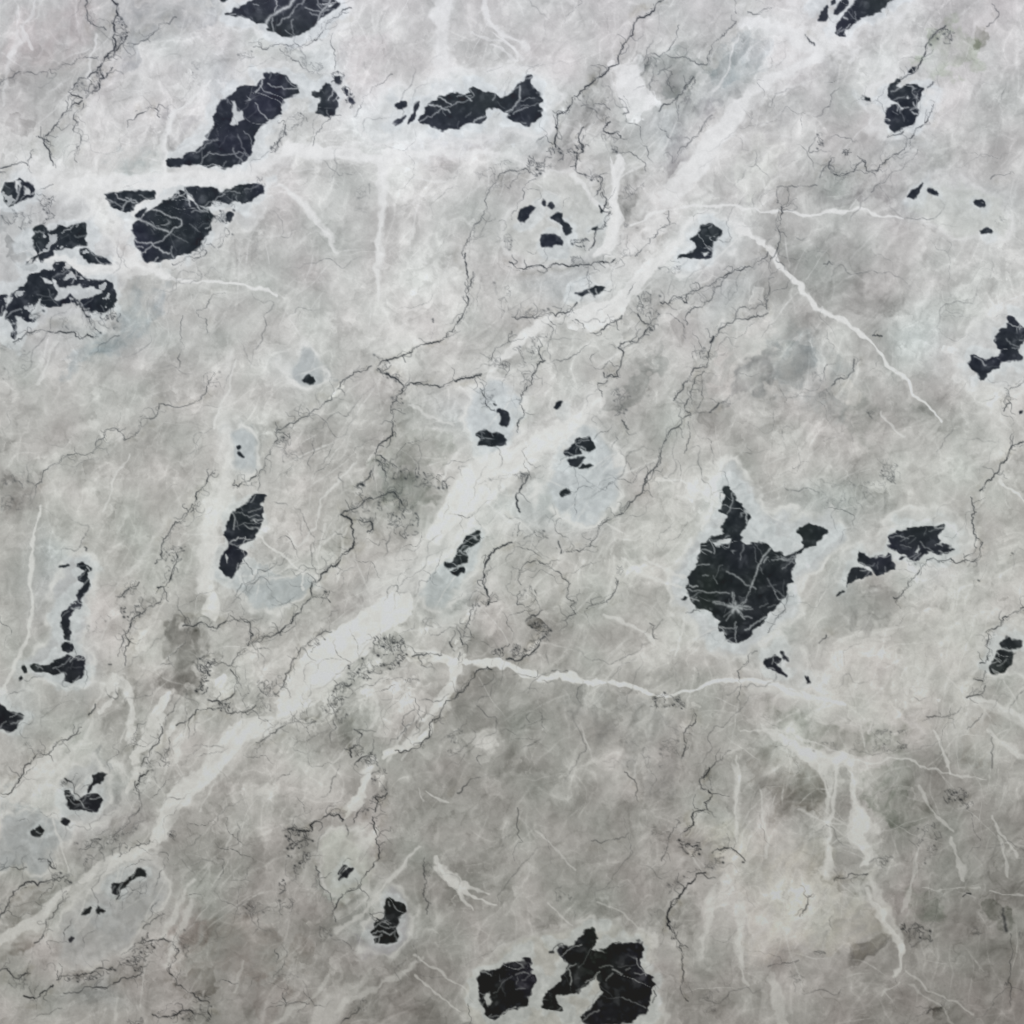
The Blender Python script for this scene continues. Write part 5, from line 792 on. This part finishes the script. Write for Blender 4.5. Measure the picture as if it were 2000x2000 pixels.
 (.65,1.7,0,0,3,"0,1530 100,1580 230,1550"), (.8,1.7,1,0,3,"430,1600 600,1570 700,1540 840,1520"), (.8,1.6,1,0,3,"180,1720 260,1740 340,1680 400,1640"), (.65,1.4,1,0,3,"480,1700 700,1660 900,1610 1080,1540"), (.65,1.5,1,0,3,"1080,1300 1150,1300 1310,1330 1330,1440 1280,1540 1330,1640 1470,1720 1580,1770 1590,1880"), (.85,1.8,1,0,3,"1150,1860 1300,1870 1420,1830 1550,1880"), (.5,1.3,0,0,3,"1240,1100 1080,1210"), (.8,1.5,0,0,3,"880,990 900,960"), (.45,1.1,0,0,3,"0,775 200,750"),
 (.85,1.7,1,1,3,"650,400 660,390 620,350 500,380 410,430 420,480 330,470 240,460"), (.7,1.3,1,1,3,"880,370 890,450 920,520 930,680 860,770 740,920 610,1030 580,1090 600,1160"), (.45,1.3,0,1,3,"450,740 480,880 580,1050"), (.6,1.4,0,1,3,"740,410 820,270"), (.7,1.5,0,1,3,"900,330 900,220 990,190"), (.4,1.4,0,1,3,"1270,680 1290,860 1260,950 1300,1040 1290,1100"), (.45,1.4,0,1,3,"1690,70 1520,190"), (.6,1.5,0,1,3,"780,1810 720,1860 640,1932"), (.45,1.4,0,1,3,"200,1700 220,1800 400,1780"), (.4,1.1,0,1,3,"1600,1780 1610,1932"), (.9,1.4,0,1,3,"860,1100 960,1150"),
 (.75,1.6,1,2,3,"1490,0 1420,80 1430,150 1510,210 1450,260 1480,320 1420,320 1360,380 1370,430 1300,480"), (.55,1.5,0,2,3,"1260,410 1210,480 1170,600 1130,700"), (.75,1.7,0,2,3,"1270,570 1400,585"), (.65,1.5,1,2,3,"1510,640 1600,600 1700,640 1760,700"), (.9,1.8,1,2,3,"1460,790 1360,860 1280,950 1200,1010 1180,1080 1190,1160 1230,1250 1260,1350"), (.5,1.3,0,2,3,"1260,1350 1290,1480 1280,1700 1330,1760"), (.4,1.2,0,2,3,"850,30 940,120 950,250"), (.35,1.2,0,2,3,"40,300 20,700"), (.3,1.2,0,2,3,"600,550 750,545 880,490"), (.8,2.6,0,2,3,"1590,712 1595,715"), (.7,2.2,0,2,3,"1740,710 1750,712"), (.9,2.2,0,2,3,"285,1390 310,1390"), (.6,1.6,0,2,3,"1070,1680 1090,1720 1060,1770"),
 (.5,1.6,0,3,3,"500,850 600,825 750,800"), (.8,1.5,0,3,3,"1470,970 1500,945 1530,950"), (.55,3,0,3,3,"1775,1060 1785,1140 1800,1230"), (.4,1.3,0,3,3,"1830,1250 1832,1500 1828,1800"), (.35,1.3,0,3,3,"0,1500 100,1480 230,1450"), (.5,1.6,0,3,3,"240,1120 280,1070 300,980 340,950"), (.5,1.6,0,3,3,"1200,1850 1260,1815 1330,1850"), (.7,2.6,0,3,3,"1450,238 1460,240"),
]
def jag(P, amp):
    for _ in range(4):
        Q = [P[0]]
        for a, b in zip(P, P[1:]):
            dx, dy = b[0] - a[0], b[1] - a[1]
            L = math.hypot(dx, dy)
            if L < 3.2: Q.append(b); continue
            o = rng.normal() * amp * min(L, 30)
            Q.append(((a[0] + b[0]) / 2 - dy / L * o, (a[1] + b[1]) / 2 + dx / L * o)); Q.append(b)
        P = Q
    return P
HAIRLAB = np.zeros((NV, NV), np.int32); STAIN = np.zeros((NV, NV))
for k, hw, is_part, c, r, s in HAIR:
    P = jag(T(c, r, s), .13)
    k = min(1.0, k * 1.12)
    if k >= .5:                                    # side shoots and a broken twin
        dx_, dy_ = rng.normal() * 4, rng.normal() * 4
        for i in range(0, len(P) - 1):
            if rng.random() < .45: stroke((P[i][0] + dx_, P[i][1] + dy_), (P[i + 1][0] + dx_, P[i + 1][1] + dy_), rng.uniform(.7, 1.1), k * rng.uniform(.15, .55))
            dx_ += rng.normal() * .7 - dx_ * .04; dy_ += rng.normal() * .7 - dy_ * .04
            if rng.random() < .10:
                x, y = P[i]; h = rng.uniform(0, 6.283) if rng.random() < .5 else math.radians(-52) + rng.normal() * .4
                kk = k * rng.uniform(.3, .8); hh = rng.uniform(.7, 1.2)
                for _s in range(rng.integers(3, 12)):
                    h += rng.normal() * .6; x2, y2 = x + math.cos(h) * 3.6, y + math.sin(h) * 3.6
                    stroke((x, y), (x2, y2), hh, kk); kk *= .93; x, y = x2, y2
    pid = new_part('dark_vein') if is_part and k >= .6 else 0
    swell, tgt_s = 1.0, 1.0
    for i, (a, b) in enumerate(zip(P, P[1:])):
        if i % 4 == 0: tgt_s = rng.choice([.15, .5, .8, 1.1, 1.5])
        swell += (tgt_s - swell) * .4
        hwi = hw * (.5 + .42 * swell)
        w = window(min(a[0], b[0]) - 6, max(a[0], b[0]) + 6, min(a[1], b[1]) - 6, max(a[1], b[1]) + 6)
        X, Y = GX[w], GY[w]
        ex, ey = b[0] - a[0], b[1] - a[1]
        t = np.clip(((X - a[0]) * ex + (Y - a[1]) * ey) / (ex * ex + ey * ey + 1e-9), 0, 1)
        d2 = (X - a[0] - t * ex) ** 2 + (Y - a[1] - t * ey) ** 2
        m = np.exp(-d2 / (hwi * hwi)) * k * min(1.25, .3 + .75 * swell)
        STY[w] = np.maximum(STY[w], m)
        if pid: HAIRLAB[w][m > .3] = pid
        if i % 2 == 0:
            w = window(min(a[0], b[0]) - 22, max(a[0], b[0]) + 22, min(a[1], b[1]) - 22, max(a[1], b[1]) + 22)
            q = ((BX[w] - (a[0] + b[0]) / 2) ** 2 + (BY[w] - (a[1] + b[1]) / 2) ** 2)
            STAIN[w] = np.maximum(STAIN[w], np.exp(-q / 70.0) * k * swell)
# mineral stain that has crept into the stone beside the cracks
C -= (STAIN * np.clip(.7 + .6 * dom2 + .3 * brk, 0, 2))[..., None] * np.array([8.5, 9.0, 10.5])
STY = np.clip(STY, 0, 1)[..., None]
ink = DARK * .9 + 4
C = C * (1 - .88 * STY) + ink * .88 * STY

# ---- light patches and fine cracks inside the pockets
HOLES = [T(0,0,"1740,760 1765,770 1780,815 1830,845 1840,885 1795,905 1790,930 1730,925 1750,885 1770,850 1745,800"), T(0,1,"400,140 430,200 510,240 600,210 640,240 700,235 770,250 770,280 680,310 580,330 530,285 430,330 400,320 440,260 390,210"),
 T(0,0,"115,1365 140,1380 140,1450 120,1420"), T(0,0,"185,1410 200,1420 215,1480 170,1480"), T(0,1,"260,370 310,370 350,400 330,440 300,400"), T(0,1,"310,165 360,170 380,190 330,190"),
 T(0,0,"1600,1510 1650,1520 1700,1560 1640,1590 1600,1560"), T(3,0,"1060,715 1080,735 1065,745 1052,730"), T(2,0,"1420,1905 1470,1900 1440,1932"), T(3,2,"1130,260 1150,275 1140,300 1125,285"),
 T(0,2,"1700,320 1725,350 1710,380 1695,350"), T(1,3,"1720,1720 1760,1700 1770,1760 1740,1790"), T(0,3,"560,190 600,200 590,235 560,225")]
STAR = [(1690, 725, a_, l_) for a_, l_ in [(3, 125), (52, 105), (128, 120), (196, 175), (218, 60), (262, 115), (322, 75)]]
CRK = [(.9,2.0,0,0,"1962,440 1982,560 1975,640 1930,695"), (.55,1.4,0,0,"1570,1150 1660,1168 1800,1145 1860,1155"), (.7,1.5,1,0,"90,630 150,660 320,665"), (.4,1.2,0,0,"1840,990 1890,1040 1905,1120"), (.3,1.2,0,0,"1525,1090 1520,1250"),
 (.7,1.6,0,0,"870,1460 930,1510 1040,1530"), (.75,1.8,0,0,"1030,1530 1150,1580 1280,1630 1370,1670 1370,1700 1280,1760 1150,1850 1070,1910"), (.8,2.4,0,0,"1060,1660 1160,1710 1270,1750"), (.8,2,0,0,"1010,1800 1140,1830 1200,1870 1280,1910"), (.8,2,0,0,"1390,1440 1470,1530 1570,1600"), (.3,1.4,0,0,"1430,1690 1510,1750"), (.3,1.4,0,0,"1300,1765 1420,1830"), (.5,1.4,0,0,"1140,1670 1165,1710"),
 (.8,2.2,0,0,"90,1540 140,1450 160,1400"), (.4,1.6,0,1,"420,-60 420,-10 380,20"), (.9,3.4,1,0,"290,-10 250,50 160,90 95,140 65,190"), (.6,2,1,0,"365,0 280,90 200,140 160,190"), (.8,2.4,1,0,"560,0 500,80 470,150"), (.6,1.6,1,0,"-20,30 20,40"),
 (.6,1.6,1,0,"1230,920 1290,880 1400,820 1520,770 1640,730"), (.4,1.4,1,0,"1410,830 1430,870"), (.75,2.2,2,0,"60,650 60,740 0,830"), (.6,1.6,2,0,"10,860 60,830 120,810"), (.5,1.4,2,0,"60,760 120,740 170,740"), (.4,1.4,2,0,"70,800 140,800 200,780"), (.8,2,1,0,"1870,860 1932,830"),
 (.8,1.8,3,0,"980,790 1010,815 1060,810"), (.8,2,3,0,"570,130 600,145"), (.7,2,3,0,"1075,830 1130,810"), (.6,2,3,0,"930,690 970,680 1000,650"), (.5,1.6,0,2,"1850,250 1932,215 1980,190"), (.5,1.4,0,2,"1760,0 1880,40 1960,30"), (.6,1.8,0,2,"1730,235 1790,260 1850,240"), (.4,1.4,0,2,"1780,110 1850,80 1932,90"),
 (.5,1.6,1,1,"1780,1340 1790,1360"), (.9,2.2,2,1,"400,1512 480,1508 560,1500"), (.8,2,2,1,"520,1440 560,1490 600,1560"), (.5,1.4,2,1,"500,1395 570,1375"), (.5,1.4,2,1,"480,1420 580,1390"),
 (.6,2.6,2,2,"1520,680 1600,700 1680,730"), (.7,2.6,2,2,"1680,730 1665,610"), (.7,2.6,2,2,"1680,720 1800,720"), (.5,2,2,2,"1690,720 1600,790"), (.6,2,2,2,"1700,740 1740,790 1810,800"), (.8,2.2,2,2,"1960,270 1900,330 1860,400 1830,500 1800,570"), (.6,1.8,2,2,"1800,570 1760,680 1700,740"), (.6,2,2,2,"1620,450 1700,490 1730,510 1800,560 1840,580"), (.6,1.8,2,2,"1310,580 1400,590 1500,610 1640,615"), (.6,1.8,2,2,"1590,870 1680,880 1690,830"), (.8,2.2,2,2,"1760,890 1880,810 1932,790"), (.8,2,2,2,"1330,540 1400,560"), (.3,1.4,2,2,"1530,500 1560,420 1590,400"), (.4,1.4,2,2,"1550,540 1520,480"), (.7,2,2,2,"1900,380 1932,340"), (.4,1.6,2,2,"1870,720 1932,690"), (.7,1.8,2,2,"1330,640 1410,670"), (.3,2,3,2,"0,560 60,550"), (.4,1.4,3,2,"0,720 60,700"), (.5,1.6,2,2,"1440,480 1480,480"), (.5,2,2,2,"1440,230 1580,220 1640,180"),
 (.9,2.4,3,2,"680,405 740,425 800,480"), (.5,1.6,3,2,"920,190 1000,180 1060,200"), (.4,1.4,3,2,"1000,250 1080,270"), (.4,1.4,3,2,"1000,220 1100,180"), (.9,2.4,3,2,"1755,1030 1800,1042 1932,1042"), (.5,1.8,3,2,"1730,1160 1800,1110"), (.6,1.6,0,2,"400,1180 480,1150 540,1090"), (.8,1.8,0,2,"530,1130 560,1090"), (.7,2,0,2,"540,725 600,720"), (.6,1.6,0,2,"550,1275 600,1240"),
 (.9,2,1,2,"1440,440 1500,425 1580,390"), (.6,1.6,1,2,"1560,240 1620,200 1660,190"), (.8,2,0,3,"560,240 540,200 500,210"), (.7,1.8,0,3,"275,480 310,495"), (.7,1.6,1,3,"630,800 690,740"), (.8,1.8,1,3,"900,1200 950,1160 1000,1180"), (.8,1.8,1,3,"880,1250 960,1230 1010,1260 1050,1230"), (.6,1.6,1,3,"1000,1010 1010,1040"), (.6,1.6,1,3,"930,1180 1000,1210"),
 (.35,1.4,1,3,"1790,1700 1860,1620 1932,1570"), (.5,1.8,1,3,"1960,1560 2020,1540 2060,1555"), (.3,1.4,1,3,"1740,1700 1710,1740"), (.4,1.6,1,3,"1960,1670 2030,1665"), (.5,1.8,2,3,"660,1505 760,1500"), (.25,1.4,2,3,"800,1500 970,1460"), (.7,2,2,3,"760,1520 830,1555"), (.5,1.8,2,3,"710,1605 760,1550"), (.6,2,2,3,"860,1525 890,1510"), (.25,1.4,2,3,"680,1720 830,1730"), (.5,1.6,2,3,"830,1730 930,1770 1010,1810"),
]
rim_bite = sample(noise_tile(45, 6, 34, 1.4, 2.8, math.radians(15)), GX, GY)
DK = np.zeros((NV, NV)); DLAB = np.zeros((NV, NV), np.int32)
edge = sample(noise_tile(41, 5, 30, 1.1), GX, GY)
for rings in DARKS:
    pid = new_part('dark_inclusion')
    for P in rings:
        w = bbox(P, 14)
        d = poly_sdf(round_ring(P), .55 * WX[w] + .45 * GX[w], .55 * WY[w] + .45 * GY[w]) + .8 * edge[w] + .9
        size = max(max(p[0] for p in P) - min(p[0] for p in P), max(p[1] for p in P) - min(p[1] for p in P))
        d = d + rim_bite[w] * min(1.5, size / 80)
        m = sstep(-2.4, 2.0, d)
        sel = (m > .5)
        DLAB[w][sel] = pid
        DK[w] = np.maximum(DK[w], m)
frag = ((GX < 235) & (GY > 330) & (GY < 660)) * sstep(1.2, 1.8, dom2 + .5 * edge)
DK *= 1 - .8 * frag
for P in HOLES:
    w = bbox(P, 12); m = sstep(-2.5, 2, poly_sdf(P, WX[w], WY[w]) + .8 * edge[w])
    DK[w] *= 1 - .93 * m
for x_, y_, a_, l_ in STAR:
    a_ = math.radians(a_); CRK.append((.9, 4.2, 2, 2, '%f,%f %f,%f' % (x_, y_, x_ + math.cos(a_) * l_ * .35, y_ + math.sin(a_) * l_ * .35))); CRK.append((.65, 2.0, 2, 2, '%f,%f %f,%f %f,%f' % (x_, y_, x_ + math.cos(a_) * l_ * .5, y_ + math.sin(a_) * l_ * .5, x_ + math.cos(a_) * l_, y_ + math.sin(a_) * l_)))
NAT = []                                           # splinters that bite in from the rims, faint threads inside
for rings in DARKS:
    for P in rings:
        size = max(max(p[0] for p in P) - min(p[0] for p in P), max(p[1] for p in P) - min(p[1] for p in P))
        if size < 45: continue
        ox, oy = sum(p[0] for p in P) / len(P), sum(p[1] for p in P) / len(P)
        for _ in range(int(size / 17)):
            i = rng.integers(len(P)); f = rng.random()
            x = P[i][0] * (1 - f) + P[(i + 1) % len(P)][0] * f; y = P[i][1] * (1 - f) + P[(i + 1) % len(P)][1] * f
            h = math.atan2(oy - y, ox - x) + rng.normal() * .5; L = rng.uniform(8, 12 + size * .16)
            NAT.append((rng.uniform(.35, .85), rng.uniform(1.3, 2.1), [(x - 4 * math.cos(h), y - 4 * math.sin(h)), (x + L * .5 * math.cos(h), y + L * .5 * math.sin(h)), (x + L * math.cos(h + .2), y + L * math.sin(h + .2))]))
        for _ in range(int(size / 34)):
            x, y = ox + rng.normal() * size * .2, oy + rng.normal() * size * .2; h = rng.uniform(0, 6.283); L = rng.uniform(12, size * .3)
            NAT.append((rng.uniform(.12, .35), 1.3, [(x, y), (x + L * math.cos(h), y + L * math.sin(h))]))
for k, hw, pts in NAT:
    CRK.append((k, hw, None, None, pts))
for k, hw, c, r, s in CRK:
    P = jag(s if c is None else T(c, r, s), .09); n_p = len(P); k0, hw0 = k, hw; sw = 1.0
    for a, b in zip(P, P[1:]):
        sw += (rng.uniform(.3, 1.5) - sw) * .35; k = min(1, k0 * (.55 + .5 * sw)); hw = max(1.25, hw0 * (.55 + .4 * sw))
        w = window(min(a[0], b[0]) - 8, max(a[0], b[0]) + 8, min(a[1], b[1]) - 8, max(a[1], b[1]) + 8)
        X, Y = GX[w], GY[w]; ex, ey = b[0] - a[0], b[1] - a[1]
        t = np.clip(((X - a[0]) * ex + (Y - a[1]) * ey) / (ex * ex + ey * ey + 1e-9), 0, 1)
        m = np.exp(-((X - a[0] - t * ex) ** 2 + (Y - a[1] - t * ey) ** 2) / (hw * hw)) * k * .8
        DK[w] = np.minimum(DK[w], 1 - m)
fis = sample(noise_tile(43, 12, 80, 1.6, 3.0, math.radians(12)), WX, WY)
fg = sample(noise_tile(44, 50, 200, 1.3), GX, GY)
DK *= 1 - .6 * np.clip(1 - np.abs(fis) / .16, 0, 1) * sstep(.5, 1.5, fg)
# the pockets themselves: near-black with faint grey threads and cloudy bloom
thr = np.clip(1 - np.abs(sample(noise_tile(42, 9, 60, 1.2, 2.0, DIAG), BX, BY)) / .1, 0, 1) ** 2
bloom = 2.5 * cloud2 + 2.5 * dom2 + sstep(.6, 2.4, cloud2) * 12 + thr * sstep(.1, 1.6, gate2) * 30 + sstep(.9, 2.2, sample(wx, GY, GX)) * 14
DKC = DARK + bloom[..., None] + (2.0 * hue)[..., None] * np.array([.3, 0, .8])
C = C * (1 - DK[..., None]) + DKC * DK[..., None]
LAB = np.where(HAIRLAB > 0, HAIRLAB, LAB)
LAB = np.where((DLAB > 0) & (DK > .45), DLAB, LAB)
C = np.clip(C, 8, 250)# ---------------------------------------------------------------- from seen colour to stone colour
# C is how bright each mineral looks from the front. LIT is the even fall-off of the
# lamps over the face (a smooth fit), VEIL the soft sheen; what remains is the stone's own colour.
def to_lin(v):
    v = v / 255.0
    return np.where(v <= .04045, v / 12.92, ((v + .055) / 1.055) ** 2.4)
def fit(K, X, Y):
    x = np.clip(X / 1000 - 1, -1.25, 1.25); y = np.clip(Y / 1000 - 1, -1.25, 1.25)
    return np.stack([k[0] + k[1] * x + k[2] * y + k[3] * x * x + k[4] * x * y + k[5] * y * y for k in K], -1)
LIT = fit(K_LIT, GX, GY); VEIL = fit(K_VEIL, GX, GY)
ALB = np.clip((to_lin(C) - VEIL) / LIT, .004, .9)
if TEST is not None: ALB[:] = TEST

# ---------------------------------------------------------------- materials
def stone_material(name, rough, relief):
    m = bpy.data.materials.new(name); m.use_nodes = True
    nt = m.node_tree; N = nt.nodes; L = nt.links; b = N['Principled BSDF']
    at = N.new('ShaderNodeAttribute'); at.attribute_name = 'mineral'
    tc = N.new('ShaderNodeTexCoord')
    g = N.new('ShaderNodeTexNoise'); g.inputs['Scale'].default_value = 420; g.inputs['Detail'].default_value = 4; g.inputs['Roughness'].default_value = .65
    L.new(tc.outputs['Object'], g.inputs['Vector'])
    r = N.new('ShaderNodeMapRange'); r.inputs['From Min'].default_value = .3; r.inputs['From Max'].default_value = .7
    r.inputs['To Min'].default_value = .955; r.inputs['To Max'].default_value = 1.045
    L.new(g.outputs['Fac'], r.inputs['Value'])
    v = N.new('ShaderNodeVectorMath'); v.operation = 'SCALE'
    L.new(at.outputs['Color'], v.inputs[0]); L.new(r.outputs['Result'], v.inputs['Scale'])
    L.new((v if TEST is None else at).outputs[0], b.inputs['Base Color'])
    g2 = N.new('ShaderNodeTexNoise'); g2.inputs['Scale'].default_value = 14; g2.inputs['Detail'].default_value = 3
    L.new(tc.outputs['Object'], g2.inputs['Vector'])
    r2 = N.new('ShaderNodeMapRange'); r2.inputs['To Min'].default_value = rough - .04; r2.inputs['To Max'].default_value = rough + .04
    L.new(g2.outputs['Fac'], r2.inputs['Value']); L.new(r2.outputs['Result'], b.inputs['Roughness'])
    b.inputs['IOR'].default_value = 1.5
    bp = N.new('ShaderNodeBump'); bp.inputs['Strength'].default_value = relief; bp.inputs['Distance'].default_value = .0004
    L.new(g2.outputs['Fac'], bp.inputs['Height']); L.new(bp.outputs['Normal'], b.inputs['Normal'])
    return m
M_STONE = stone_material('polished_marble', .34, .10)
M_DARK = stone_material('dark_mineral', .30, .06)
M_WHITE = stone_material('white_calcite', .34, .10)
def plain(name, col, rough):
    m = bpy.data.materials.new(name); m.use_nodes = True
    nt = m.node_tree; b = nt.nodes['Principled BSDF']; b.inputs['Roughness'].default_value = rough
    g = nt.nodes.new('ShaderNodeTexNoise'); g.inputs['Scale'].default_value = 30; g.inputs['Detail'].default_value = 8
    cr = nt.nodes.new('ShaderNodeValToRGB')
    cr.color_ramp.elements[0].color = (*[c * .7 for c in col], 1); cr.color_ramp.elements[1].color = (*[c * 1.2 for c in col], 1)
    nt.links.new(g.outputs['Fac'], cr.inputs['Fac']); nt.links.new(cr.outputs['Color'], b.inputs['Base Color'])
    return m
M_RAW = plain('sawn_stone', (.42, .42, .41), .85)

# ---------------------------------------------------------------- the slab
THICK = .02
PX = (GX - CX) * UNIT; PZ = (CZ - GY) * UNIT
FLAB = LAB[:-1, :-1]                                      # one part id per face of the grid
Q = np.arange(NV * NV).reshape(NV, NV)
FACES = np.stack([Q[:-1, :-1], Q[1:, :-1], Q[1:, 1:], Q[:-1, 1:]], -1)
XYZ = np.stack([PX, np.zeros_like(PX), PZ], -1).reshape(-1, 3).astype(np.float32)
COL = np.concatenate([ALB.reshape(-1, 3), np.ones((NV * NV, 1))], 1).astype(np.float32)
def build(name, faces, depth, mats, skirt_mat):
    """a patch of the polished face, flush with its neighbours, that goes depth metres into the slab"""
    used, inv = np.unique(faces, return_inverse=True)
    f = inv.reshape(faces.shape)
    n = len(used)
    e = np.stack([f, np.roll(f, -1, 1)], -1).reshape(-1, 2)          # directed edges
    key = e[:, 0].astype(np.int64) * n + e[:, 1]
    border = e[~np.isin(key, e[:, 1].astype(np.int64) * n + e[:, 0])]
    bv = np.unique(border); low = np.full(n, -1, np.int64); low[bv] = n + np.arange(len(bv))
    side = np.stack([border[:, 1], border[:, 0], low[border[:, 0]], low[border[:, 1]]], -1)
    v = np.concatenate([XYZ[used], XYZ[used[bv]] + np.array([0, depth, 0], np.float32)])
    allf = np.concatenate([f, side])
    if name == 'marble_slab':                                          # closed back
        c0 = [int(low[np.searchsorted(used, q)]) for q in (Q[0, 0], Q[0, -1], Q[-1, -1], Q[-1, 0])]
        allf = np.concatenate([allf, np.array([c0])])
    me = bpy.data.meshes.new(name)
    me.vertices.add(len(v)); me.vertices.foreach_set('co', v.ravel())
    nf = len(allf)
    me.loops.add(nf * 4); me.loops.foreach_set('vertex_index', allf.ravel().astype(np.int32))
    me.polygons.add(nf); me.polygons.foreach_set('loop_start', np.arange(0, nf * 4, 4, dtype=np.int32))
    for m in mats: me.materials.append(m)
    mi = np.zeros(nf, np.int32); mi[len(f):] = skirt_mat
    me.polygons.foreach_set('material_index', mi)
    me.update(calc_edges=True)
    me.shade_flat()
    a = me.color_attributes.new('mineral', 'FLOAT_COLOR', 'POINT')
    a.data.foreach_set('color', np.concatenate([COL[used], COL[used[bv]]]).ravel())
    o = bpy.data.objects.new(name, me); scene.collection.objects.link(o)
    return o
FACES = FACES.reshape(-1, 4); NF = NV - 1
lab = FLAB.copy(); lab[0] = lab[-1] = 0; lab[:, 0] = lab[:, -1] = 0
flat = lab.ravel()
# one part per connected piece; crumbs too small to see stay in the slab
out = np.zeros_like(flat); pieces = []; seen = np.zeros(len(flat), bool)
fl = flat.tolist(); sn = bytearray(len(fl))
for start in np.nonzero(flat)[0].tolist():
    if sn[start]: continue
    pid = fl[start]; stack = [start]; sn[start] = 1; comp = []
    while stack:
        q = stack.pop(); comp.append(q)
        for r in (q - 1, q + 1, q - NF, q + NF):
            if not sn[r] and fl[r] == pid: sn[r] = 1; stack.append(r)
    name = PARTS[pid - 1][0]
    if len(comp) >= {'dark_inclusion': 8, 'white_vein': 60, 'dark_vein': 26}[name]:
        pieces.append((name, np.array(comp))); out[comp] = len(pieces)
flat = out
slab = build('marble_slab', FACES[flat == 0], THICK, [M_STONE, M_RAW], 1)
slab['label'] = 'polished pale grey marble slab with near-black mineral pockets, white veins and thin dark cracks'
slab['category'] = 'marble slab'; slab['kind'] = 'thing'
for name, comp in pieces:
    mat = M_DARK if name.startswith('dark') else M_WHITE
    o = build(name, FACES[comp], .012 if name != 'dark_vein' else .006, [mat], 0)
    o.parent = slab
